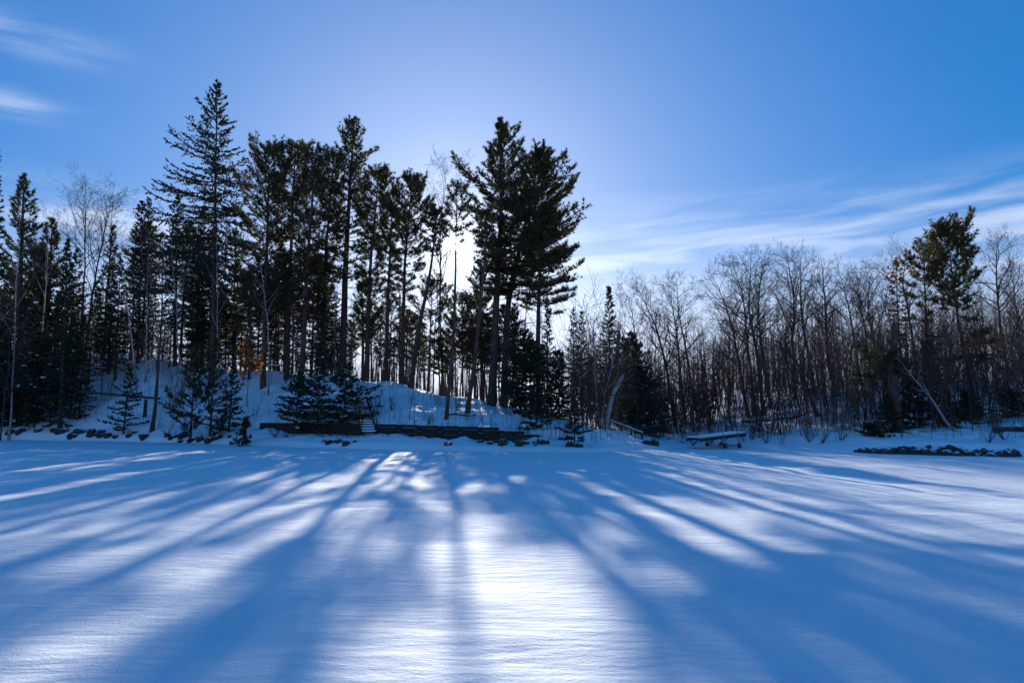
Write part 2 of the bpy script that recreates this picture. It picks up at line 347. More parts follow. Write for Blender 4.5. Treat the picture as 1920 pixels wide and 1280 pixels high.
KIND = {
 # e0/e1: branch elevation low/high in crown, curl: tip lift, side: side-shoot ratio
 'spruce': dict(e_lo=-22, e_hi=35, curl=28, side=0.30, sgap=0.20, tgap=0.15, nb=6, ln=0.18, wd=0.07, along=0.8, rnd=0.7, upb=0.05, from_=0.08, t0=0.0, hang=-0.12, leaf='spruce', bark='pine_bark'),
 'fir': dict(e_lo=-8, e_hi=40, curl=14, side=0.36, sgap=0.15, tgap=0.11, nb=5, ln=0.16, wd=0.07, along=0.8, rnd=0.6, upb=0.05, from_=0.05, t0=0.0, hang=0.0, leaf='fir', bark='grey_bark'),
 'white': dict(e_lo=0, e_hi=52, curl=24, side=0.34, sgap=0.20, tgap=0.15, nb=11, ln=0.25, wd=0.047, along=0.7, rnd=0.8, upb=0.35, from_=0.30, t0=0.15, hang=0.12, leaf='pine', bark='pine_bark'),
 'red': dict(e_lo=-5, e_hi=50, curl=40, side=0.42, sgap=0.26, tgap=0.11, nb=10, ln=0.25, wd=0.046, along=0.5, rnd=1.0, upb=0.3, from_=0.36, t0=0.3, hang=0.25, leaf='pine', bark='red_bark'),
 'cedar': dict(e_lo=15, e_hi=60, curl=25, side=0.36, sgap=0.15, tgap=0.12, nb=5, ln=0.17, wd=0.075, along=0.7, rnd=0.7, upb=0.15, from_=0.15, t0=0.0, hang=0.0, leaf='cedar', bark='grey_bark'),
}
def conifer(seed, pts, r0, kind, lmax, base=0.3, prof=None, nbr=90, bias=(0, 0.0), extra=(), dead=0, dens=1.0, wob=0.012, leaf=None, snow=0, jit=0.25):
    k = dict(KIND[kind]); rs = np.random.default_rng(seed)
    P = trunk_path(rs, pts, 18, wob)[None]; h = np.linalg.norm(P[0, -1] - P[0, 0]); u = np.linspace(0, 1, 18)
    Rr = np.maximum(r0 * (1 - (0.95 if kind in ('spruce', 'fir', 'cedar') else 0.88) * u ** (1.1 if kind in ('spruce', 'fir', 'cedar') else 1.5)) * (1 + 0.3 * np.exp(-u * 30)), 0.012)[None]
    parts = []; limbs = [tubes(P, Rr, 9)]
    prof = prof or [(0, 0.75), (0.15, 1), (0.5, 0.7), (0.8, 0.36), (1, 0.05)]
    up_ = (np.arange(nbr) + rs.random(nbr)) / nbr; up_ = up_ ** 0.92
    s = base + (0.995 - base) * up_
    az = np.arange(nbr) * 2.399 + rs.normal(0, 0.4, nbr)
    L = lmax * np.interp(up_, *zip(*prof)) * rs.uniform(1 - 1.6 * jit, 1 + jit, nbr) * (1 + bias[1] * np.cos(az - bias[0]))
    e0 = np.radians(k['e_lo'] + (k['e_hi'] - k['e_lo']) * up_ ** 1.3 + rs.normal(0, 6, nbr)); cu = np.radians(k['curl'] * rs.uniform(0.6, 1.3, nbr))
    if len(extra):   # named limbs: (height fraction, azimuth, length, start elevation, tip lift)
        ex = np.array(extra, float); s = np.append(s, ex[:, 0]); az = np.append(az, ex[:, 1]); L = np.append(L, ex[:, 2])
        e0 = np.append(e0, np.radians(ex[:, 3])); cu = np.append(cu, np.radians(ex[:, 4]))
    L = np.maximum(L, 0.12); B = len(s); n = 9
    p0, _ = at(np.repeat(P, 1, 0), s[None]); p0 = p0[0]
    hz = np.stack([np.cos(az), np.sin(az), 0 * az], -1); v = np.linspace(0, 1, n)
    wv = np.cumsum(rs.normal(0, 0.07, (B, n)), 1)
    ee = e0[:, None] + cu[:, None] * (v[None] - 0.15) + wv * 0.5; aa = az[:, None] + wv
    st = np.stack([np.cos(ee) * np.cos(aa), np.cos(ee) * np.sin(aa), np.sin(ee)], -1) * (L / (n - 1))[:, None, None]
    Q = p0[:, None] + np.cumsum(np.concatenate([np.zeros((B, 1, 3)), st[:, 1:]], 1), 1)
    rb = np.clip(0.008 + 0.011 * L, 0.008, 0.07)
    RB = rb[:, None] * np.linspace(1, 0.25, n)[None]
    limbs.append(tubes(Q, RB, 4))
    if dead:          # dry stubs under the crown
        Pd, Rd, Ld = spawn(rs, P, Rr, dead, 0.12, base, 85, 12, lambda q: lmax * 0.55 + 0 * q, 0.1, 5, 0.14, 0.3); limbs.append(tubes(Pd, Rd, 3))
        Pe, Re, _ = spawn(rs, Pd, Rd, 5, 0.3, 1, 45, 12, Ld * 0.35, 0.1, 3, 0.1); limbs.append(tubes(Pe, Re, 3))
    # side shoots, alternating, roughly in the plane of each limb
    S = max(4, int(np.percentile(L, 90) / k['sgap'] * dens)); jj = np.arange(S)
    sv = k['from_'] + (1 - k['from_']) * (jj[None] + rs.random((B, S))) / S
    keep = rs.random((B, S)) < np.clip(L[:, None] / k['sgap'] * dens / S, 0.15, 1)
    q, t = at(Q, sv); lat = nrm(np.cross(t, np.array([0, 0, 1.0]))); sg = np.where((jj % 2) == 0, 1, -1)[None, :, None]
    ph = np.radians(rs.normal(48, 14, (B, S)))[..., None]
    sdir = nrm(t * np.cos(ph) + lat * sg * np.sin(ph) + np.array([0, 0, 1.0]) * (k['hang'] + rs.normal(0, 0.16, (B, S)))[..., None])
    ls = (L[:, None] * k['side'] * (1.15 - sv) ** 0.6 * rs.uniform(0.6, 1.2, (B, S)) + 0.12); ls = np.minimum(ls, 1.3)
    q, sdir, ls = q[keep], sdir[keep], ls[keep]
    SP = np.stack([q, q + (sdir + np.array([0, 0, 0.08])) * ls[:, None]], 1)
    limbs.append(tubes(SP, np.repeat(np.array([[0.011, 0.004]]), len(SP), 0), 3))
    parts.append(('trunk', merge(*limbs), k['bark']))
    Tn = max(2, int(np.percentile(ls, 85) / k['tgap'])); tv = k['t0'] + (1 - k['t0']) * (np.arange(Tn)[None] + rs.random((len(ls), Tn))) / Tn
    kp = rs.random(tv.shape) < np.clip(ls[:, None] * (1 - k['t0']) / k['tgap'] / Tn, 0.25, 1)
    tp, td = at(SP, tv); tp, td = tp[kp], td[kp]
    # tufts on the limb's own outer end and on the leader
    mv = rs.uniform(max(k['from_'], 0.25), 1, (B, max(3, int(S * 0.9)))); mp, md = at(Q, mv)
    lv = rs.uniform(0.965, 1.0, (1, 7)); lp, ld = at(P, lv)
    tp = np.concatenate([tp, mp.reshape(-1, 3), lp[0]]); td = np.concatenate([td, md.reshape(-1, 3), ld[0]])
    parts.append(('crown', blades(rs, tp, td, k['nb'], k['ln'], k['wd'], k['along'], k['rnd'], k['upb']), leaf or k['leaf']))
    if snow:
        c = tp[rs.integers(0, len(tp), snow)] + np.array([0, 0, 0.03]); parts.append(('snow_clumps', blobs(rs, c, 0.05, 0.15), 'snow'))
    return parts
ICO = None
def blobs(rs, c, r0, r1):
    global ICO
    if ICO is None:
        bm = bmesh.new(); bmesh.ops.create_icosphere(bm, subdivisions=1, radius=1); bm.verts.ensure_lookup_table()
        ICO = (np.array([v.co[:] for v in bm.verts]), np.array([[v.index for v in f.verts] for f in bm.faces])); bm.free()
    V0, F0 = ICO; N = len(c); s = rs.uniform(r0, r1, (N, 1, 1)) * np.array([1.2, 1.2, 0.55]) * rs.uniform(0.7, 1.3, (N, 1, 3))
    V = c[:, None] + V0[None] * s * rs.uniform(0.8, 1.2, (N, len(V0), 1)); F = F0[None] + (np.arange(N) * len(V0))[:, None, None]
    return V.reshape(-1, 3), F.reshape(-1, 3)
TREES = 0
def plant(name, parts, loc, label, cat, group=None):
    global TREES; TREES += 1
    root = empty(name, loc); tag(root, label, cat, group)
    for pn, (V, F), mt in parts:
        link(pn, mesh_from(name + '_' + pn, V, F, M[mt], pn == 'trunk'), root)
    return root
def copy_tree(o, loc, rz, sc, label=None, group=None):
    c = o.copy(); COL.objects.link(c); c.location = loc; c.rotation_euler = (0, 0, rz); c.scale = sc
    if label: c['label'] = label
    if group: c['group'] = group
    for ch in o.children:
        d = ch.copy(); COL.objects.link(d); d.parent = c
    return c
def stand(D, pts, sink=0.12):
    """trunk polyline from photo pixels: first entry (px, None) stands on the terrain at depth D. Returns base, relative points"""
    bx = (pts[0][0] - 960) / FPX * D * 1.006; b = np.array([bx, D, float(H(bx, D)) - sink])
    dl = 0.0; rel = [np.zeros(3)]
    for p in pts[1:]:
        q = unproj(p[0], p[1], D + (p[2] if len(p) > 2 else 0)); rel.append(q - b)
    return b, rel

# ------------------------------------------------------------------ the conifers that make the skyline
PI = math.pi
ROUND = [(0, 0.5), (0.25, 0.62), (0.45, 0.9), (0.7, 1.0), (0.88, 0.8), (0.96, 0.5), (1, 0.2)]
PLUME = [(0, 0.7), (0.2, 1.0), (0.5, 0.85), (0.75, 0.55), (0.9, 0.3), (1, 0.08)]
SPIRE = [(0, 1.0), (0.25, 0.85), (0.6, 0.5), (0.85, 0.2), (1, 0.03)]
COLUMN = [(0, 0.9), (0.3, 1.0), (0.7, 0.7), (0.9, 0.4), (1, 0.08)]
def px2m(w, D): return w * D / FPX
# name, kind, D, pts, half-width px, base frac, kwargs, label, category
CON = [
 ('spruce', 'spruce', 50, [(401, None), (402, 560), (408, 152)], 112, 0.36, dict(prof=[(0, .62), (.12, .9), (.3, 1), (.55, .66), (.8, .33), (1, .05)], nbr=110, dead=14, dens=1.0, bias=(PI, 0.18), extra=[(0.625, PI, 4.3, -8, 22), (0.66, PI + .2, 3.6, 0, 25)], jit=0.22), 'tallest spruce, open upswept branches towering over the pines', 'spruce tree'),
 ('red_pine', 'red', 48, [(497, None), (497, 500), (505, 286)], 73, 0.30, dict(prof=ROUND, nbr=108, dead=28), 'round-headed red pine standing next to the tallest spruce', 'pine tree'),
 ('red_pine', 'red', 49.5, [(540, None), (545, 480), (553, 276)], 59, 0.30, dict(prof=ROUND, nbr=101, dead=24), 'red pine with the highest dark rounded crown in the pine row', 'pine tree'),
 ('red_pine', 'red', 47, [(567, None), (577, 480), (592, 280)], 54, 0.30, dict(prof=ROUND, nbr=98, dead=24), 'slightly leaning red pine inside the dark pine row', 'pine tree'),
 ('red_pine', 'red', 51, [(606, None), (610, 480), (626, 292)], 51, 0.41, dict(prof=ROUND, nbr=94, dead=20), 'thin-crowned red pine between leaning red pine and pointed white pine', 'pine tree'),
 ('white_pine', 'white', 52, [(643, None), (648, 480), (664, 226)], 66, 0.36, dict(prof=[(0, .9), (.3, .9), (.55, .75), (.72, .78), (.85, .6), (.95, .34), (1, .1)], nbr=108, dead=16), 'white pine with a pointed upswept top above the pine row', 'pine tree'),
 ('red_pine', 'red', 50, [(688, None), (694, 500), (710, 326)], 51, 0.41, dict(prof=ROUND, nbr=101, dead=20), 'dense dark red pine on the sunward side of the pointed white pine', 'pine tree'),
 ('red_pine', 'red', 48, [(755, None), (758, 500), (772, 342)], 59, 0.41, dict(prof=ROUND, nbr=98, dead=24), 'red pine with a flat bushy head beside the leaning ridge pine', 'pine tree'),
 ('red_pine', 'red', 49, [(725, None), (728, 540), (738, 362)], 37, 0.41, dict(prof=ROUND, nbr=70, dead=20), 'slim red pine tucked between two bushier pines above the ridge', 'pine tree'),
 ('white_pine', 'white', 46, [(771, None), (784, 620), (806, 520), (820, 396)], 34, 0.74, dict(prof=ROUND, nbr=52, dead=20), 'leaning pine with curved trunk standing on the ridge edge', 'pine tree'),
 ('red_pine', 'red', 38.5, [(838, None), (853, 610), (857, 350)], 44, 0.76, dict(prof=[(0, .5), (.3, 1), (.6, .8), (.85, .55), (1, .15)], nbr=34, dead=20), 'tall straight bare-stemmed pine behind the timber wall, in front of the sun', 'pine tree'),
 ('red_pine', 'red', 39.5, [(877, None), (893, 660), (907, 520), (914, 396)], 30, 0.72, dict(prof=ROUND, nbr=30, dead=24), 'slender pine on the bank between bare-stemmed pine and great white pine', 'pine tree'),
 ('white_pine', 'white', 45, [(922, None), (930, 560), (940, 400), (938, 228)], 96, 0.36, dict(bias=(0, 0.28), prof=[(0, .55), (.2, .8), (.42, 1), (.58, .72), (.8, .46), (1, .08)], nbr=118, dead=16, extra=[(0.76, PI, 4.0, 8, 46), (0.75, PI + .12, 3.2, 10, 42), (0.68, PI + .25, 2.4, 10, 38), (0.80, .3, 2.3, 25, 30)]), 'great white pine with a long upswept branch reaching toward the sun', 'pine tree'),
 ('white_pine', 'white', 46, [(944, None), (952, 560), (985, 420), (1012, 288)], 90, 0.42, dict(prof=[(0, .7), (.25, 1), (.5, 1), (.75, .75), (.9, .5), (1, .1)], nbr=121, bias=(0, 0.35), extra=[(0.62, 0, 4.0, 8, 28), (0.72, .2, 3.6, 12, 28), (0.52, -.1, 3.8, 0, 24), (0.80, .1, 2.7, 20, 28)]), 'broad white pine with layered plumes spreading away from the sun', 'pine tree'),
 ('white_pine', 'white', 43.5, [(1008, None), (1009, 600), (1016, 400)], 68, 0.50, dict(prof=[(0, .7), (.25, 1), (.6, .9), (.85, .6), (1, .1)], nbr=92, bias=(0, 0.2)), 'lower white pine at the outer edge of the big pine clump', 'pine tree'),
 ('white_pine', 'white', 50, [(905, None), (902, 600), (900, 510)], 40, 0.3, dict(prof=ROUND, nbr=58), 'short bushy pine behind the sunlit trunks', 'pine tree'),
 # left edge
 ('spruce', 'spruce', 47, [(-8, None), (-4, 278)], 44, 0.12, dict(prof=SPIRE, nbr=120, dens=1.1), 'tall dark spruce spire at the end of the wood beyond the birches', 'spruce tree'),
 ('white_pine', 'white', 51, [(36, None), (38, 560), (44, 328)], 55, 0.28, dict(prof=PLUME, nbr=101), 'sunlit white pine behind the pale birch near the end spruce spire', 'pine tree'),
 ('white_pine', 'white', 53, [(88, None), (92, 560), (98, 412)], 46, 0.35, dict(prof=PLUME, nbr=78), 'smaller open pine beside the pale birch trunks', 'pine tree'),
 ('spruce', 'spruce', 46.5, [(124, None), (127, 448)], 44, 0.04, dict(prof=SPIRE, nbr=130, dens=1.2, snow=10), 'narrow pointed black-green spruce with a wide skirt near the lake edge', 'spruce tree'),
 ('fir', 'fir', 47.8, [(62, None), (66, 560)], 66, 0.02, dict(jit=0.42, prof=SPIRE, nbr=120, dens=1.1, snow=30), 'bushy dark fir at the lake edge under the pale birches', 'fir tree'),
 ('fir', 'fir', 48.5, [(12, None), (14, 600)], 56, 0.02, dict(jit=0.42, prof=SPIRE, nbr=100, dens=1.1, snow=10), 'dark fir at the lake edge below the end spruce spire', 'fir tree'),
 ('spruce', 'spruce', 56, [(261, None), (266, 376)], 30, 0.10, dict(prof=COLUMN, nbr=120, dens=1.2), 'slim dark twin spruce on the side of the bare birches', 'spruce tree'),
 ('spruce', 'spruce', 57, [(279, None), (280, 370)], 26, 0.10, dict(prof=COLUMN, nbr=110, dens=1.2), 'slim dark twin spruce on the side of the tallest spruce', 'spruce tree'),
 ('spruce', 'spruce', 54, [(331, None), (333, 365)], 52, 0.25, dict(prof=[(0, .8), (.3, 1), (.6, .65), (.85, .3), (1, .05)], nbr=100), 'brownish broad spruce between twin spruces and tallest spruce', 'spruce tree'),
 ('spruce', 'spruce', 56, [(380, None), (383, 385)], 42, 0.15, dict(prof=COLUMN, nbr=100), 'shaggy spruce half hidden behind the tallest spruce trunk', 'spruce tree'),
 ('spruce', 'spruce', 57, [(440, None), (442, 430)], 46, 0.15, dict(prof=COLUMN, nbr=100), 'dark spruce filling the gap between tallest spruce and red pines', 'spruce tree'),
 ('spruce', 'spruce', 54, [(208, None), (210, 500)], 34, 0.1, dict(prof=SPIRE, nbr=80), 'low spruce under the bare birches on the steep bank', 'spruce tree'),
 # middle right
 ('fir', 'fir', 44, [(1025, None), (1026, 562)], 24, 0.05, dict(jit=0.42, prof=SPIRE, nbr=110), 'pointed fir just below the big pine clump', 'fir tree'),
 ('fir', 'fir', 42, [(985, None), (986, 620)], 44, 0.05, dict(jit=0.42, prof=COLUMN, nbr=110, snow=6), 'bushy dark fir under the great white pine', 'fir tree'),
 ('fir', 'fir', 41, [(1048, None), (1046, 660)], 34, 0.04, dict(jit=0.42, prof=COLUMN, nbr=100, snow=4), 'rounded dark fir on the bank between pine clump and birch clump', 'fir tree'),
 ('spruce', 'spruce', 60, [(1074, None), (1075, 578)], 17, 0.08, dict(prof=COLUMN, nbr=90), 'thin spruce spire of a far pair, nearer the pine clump', 'spruce tree'),
 ('spruce', 'spruce', 61, [(1090, None), (1090, 584)], 16, 0.08, dict(prof=COLUMN, nbr=90), 'thin spruce spire of a far pair, nearer the sharp-topped spruce', 'spruce tree'),
 ('spruce', 'spruce', 49, [(1141, None), (1142, 538)], 36, 0.05, dict(prof=[(0, 1), (.4, .8), (.65, .42), (.85, .25), (1, .04)], nbr=120), 'sharp-topped spruce behind the broken birch stub', 'spruce tree'),
 ('fir', 'fir', 44, [(1186, None), (1184, 626)], 42, 0.04, dict(jit=0.42, prof=COLUMN, nbr=110), 'dark fir between the broken birch stub and the dock', 'fir tree'),
 ('fir', 'fir', 39, [(1214, None), (1196, 690)], 44, 0.03, dict(jit=0.42, prof=COLUMN, nbr=90, snow=5), 'low dark fir overhanging the lake edge beside the handrail', 'fir tree'),
 ('fir', 'fir', 58, [(1318, None), (1318, 690)], 24, 0.05, dict(jit=0.42, prof=SPIRE, nbr=70), 'small far fir among bare trunks behind the dock', 'fir tree'),
 # right
 ('red_pine', 'red', 38, [(1827, None), (1814, 690), (1798, 610), (1785, 520), (1779, 446)], 66, 0.60, dict(prof=[(0, .5), (.3, .7), (.6, .95), (.8, 1), (.93, .8), (1, .4)], nbr=78, dead=12, extra=[(0.48, .1, 1.9, -10, 18), (0.46, 2.9, 1.6, -8, 18), (0.43, -.3, 1.7, -12, 18), (0.34, 3.0, 1.5, -12, 16), (0.33, .2, 1.5, -14, 16), (0.35, -1.6, 1.5, -14, 16), (0.36, 1.5, 1.4, -10, 16), (0.55, 0.4, 1.7, -6, 20), (0.45, -1.4, 1.7, -6, 20)]), 'round-headed red pine rising highest among the bare trees beyond the dock', 'pine tree'),
 ('red_pine', 'red', 42, [(1741, None), (1736, 620), (1733, 476)], 50, 0.55, dict(prof=ROUND, nbr=30, dead=20), 'sparse red pine between rust-brown tree and round-headed red pine', 'pine tree'),
 ('spruce', 'spruce', 37, [(1742, None), (1742, 640)], 30, 0.05, dict(prof=COLUMN, nbr=90), 'narrow dark spruce behind the leaning white birch', 'spruce tree'),
 ('dead_conifer', 'spruce', 40, [(1688, None), (1684, 600), (1680, 486)], 30, 0.45, dict(prof=COLUMN, nbr=50, leaf='rust', dens=0.85), 'dead conifer with rust-brown needles', 'dead tree'),
]
sd0 = 100
for nm, kd, D, pts, hw, bs, kw, lab, cat in CON:
    b, rel = stand(D, pts); sd0 += 1; h = rel[-1][2]
    r0 = {'spruce': 0.0085, 'fir': 0.008, 'white': 0.0125, 'red': 0.0095}[kd] * h + 0.02
    if 'in front of the sun' in lab: r0 = .105
    plant(nm, conifer(sd0, rel, r0, kd, px2m(hw, D), bs, **kw), b, lab, cat)

# conifers crowding between the trunks: copies of a few dark ones
UP = []
for i, (kd, w, kw) in enumerate([('spruce', 1.5, dict(prof=SPIRE, nbr=90)), ('fir', 1.7, dict(prof=COLUMN, nbr=80)), ('spruce', 1.2, dict(prof=COLUMN, nbr=90)), ('white', 2.0, dict(prof=PLUME, nbr=52)), ('red', 1.9, dict(prof=ROUND, nbr=46))]):
    UP.append((kd, conifer(700 + i, [(0, 0, 0), (.1, 0, 5), (.15, .1, 9)], .10, kd, w, .12 if kd in ('spruce', 'fir') else .45, **kw)))
UPO = {}
ru = np.random.default_rng(21)
for px0, px1, D0, D1, y0, y1, cnt, pool, lab, grp in [
    (-20, 450, 51, 61, 420, 590, 30, (0, 1, 2, 0, 2, 3), 'dark conifer crowded into the wood on the steep bank', 'dark conifers of the steep bank'),
    (-25, 175, 47.6, 50.5, 590, 690, 9, (1, 0, 1), 'black-green fir in the solid mass at the lake edge under the birches', 'firs massed at the lake edge'),
    (440, 640, 50, 61, 440, 610, 18, (0, 2, 3, 4, 3, 1), 'dark conifer crowding between the trunks of the pine row', 'conifers among the pine row'),
    (640, 900, 49, 64, 530, 655, 19, (3, 4, 3, 4), 'lacy young conifer between the ridge pine trunks near the sun', 'young conifers near the sun'),
    (890, 1010, 47, 57, 560, 660, 8, (1, 3, 0, 3, 1), 'dark conifer massed under the big pine clump', 'conifers under the big pine clump'),
    (1075, 1250, 50, 62, 630, 700, 9, (0, 2, 1), 'low dark conifer in the wood behind the birch clump', 'conifers behind the birch clump'),
    (1590, 1930, 43, 60, 660, 740, 11, (1, 0, 2), 'low dark fir on the slope around the red pines beyond the dock', 'low firs around the far red pines')]:
    for c in range(cnt):
        px = px0 + (px1 - px0) * (c + ru.random()) / cnt; D = ru.uniform(D0, D1); X = (px - 960) / FPX * D; z = float(H(X, D)) - .1
        hgt = max(unproj(px, ru.uniform(y0, y1), D)[2] - z, 1.5); i = pool[int(ru.integers(0, len(pool)))]; f = hgt / 9; sc = (f ** .75, f ** .75, f)
        nm = {'spruce': 'spruce', 'fir': 'fir', 'white': 'white_pine', 'red': 'red_pine'}[UP[i][0]]
        if i in UPO: copy_tree(UPO[i], (X, D, z), ru.uniform(0, 6.28), sc, lab, grp)
        else: UPO[i] = plant(nm, UP[i][1], (X, D, z), lab, 'conifer', grp); UPO[i].scale = sc

# small firs and cedars near the water
SMALL = [
 ('fir', 'fir', 44.0, 242, 690, 36, dict(jit=0.42, prof=SPIRE, nbr=44, snow=4), 'small layered fir standing under the fallen log'),
 ('cedar', 'cedar', 40.6, 366, 655, 46, dict(jit=0.42, prof=COLUMN, nbr=46, dens=0.7), 'feathery cedar bush at the rocky shore, olive and brown, shorter of two'),
 ('cedar', 'cedar', 40.2, 402, 640, 44, dict(jit=0.42, prof=COLUMN, nbr=46, dens=0.7), 'feathery cedar bush at the rocky shore, taller of two'),
 ('fir', 'fir', 41.2, 436, 690, 34, dict(jit=0.42, prof=SPIRE, nbr=50), 'small dark fir at the foot of the snowy path'),
 ('cedar', 'cedar', 37.6, 460, 788, 15, dict(jit=0.42, prof=COLUMN, nbr=36), 'knee-high lone cedar sapling in the snow by the path'),
 ('fir', 'fir', 39.2, 600, 640, 56, dict(jit=0.6, prof=[(0, .7), (.2, 1), (.35, .6), (.5, .85), (.7, .4), (1, .05)], nbr=84, dens=.85, bias=(2.6, .3), snow=30), 'dark snow-flecked fir over the timber wall, one tree away from the steps'),
 ('fir', 'fir', 39.0, 648, 684, 52, dict(jit=0.6, prof=[(0, .8), (.25, 1), (.4, .6), (.6, .75), (.8, .3), (1, .05)], nbr=80, dens=.85, bias=(.3, .3), snow=30), 'dark snow-flecked fir touching the wooden steps'),
 ('fir', 'fir', 41.5, 560, 700, 36, dict(jit=0.42, prof=SPIRE, nbr=60, snow=4), 'young fir behind the timber wall below the red pines'),
 ('fir', 'fir', 31.7, 1075, 752, 26, dict(jit=0.42, prof=SPIRE, nbr=34), 'small open fir growing from a dark clump at the lake edge'),
 ('fir', 'fir', 35.3, 1005, 742, 34, dict(jit=0.42, prof=COLUMN, nbr=44), 'low scrubby fir at the end of the timber wall'),
 ('fir', 'fir', 34, 1660, 742, 34, dict(jit=0.42, prof=SPIRE, nbr=56), 'young fir at the foot of the broken-topped trunk'),
 ('fir', 'fir', 35, 1706, 716, 40, dict(jit=0.42, prof=SPIRE, nbr=64), 'young fir between broken-topped trunk and leaning white birch'),
 ('fir', 'fir', 34.5, 1768, 730, 38, dict(jit=0.42, prof=SPIRE, nbr=60), 'young fir directly behind the leaning white birch base'),
 ('fir', 'fir', 36, 1808, 735, 36, dict(jit=0.42, prof=SPIRE, nbr=56), 'young fir beside the round-headed red pine trunk'),
 ('fir', 'fir', 38, 1890, 735, 36, dict(jit=0.42, prof=COLUMN, nbr=56), 'young fir above the thick dark shore log'),
 ('fir', 'fir', 33.2, 1632, 800, 26, dict(jit=0.42, prof=COLUMN, nbr=40), 'low juniper-like fir at the end of the rocky ledge'),
]
for nm, kd, D, px, ty, hw, kw, lab in SMALL:
    b, rel = stand(D, [(px, None), (px + 2, ty)]); sd0 += 1
    plant(nm, conifer(sd0, rel, 0.012 * rel[-1][2] + 0.015, kd, px2m(hw, D), 0.04, **kw), b, lab, 'cedar bush' if kd == 'cedar' else 'fir tree')

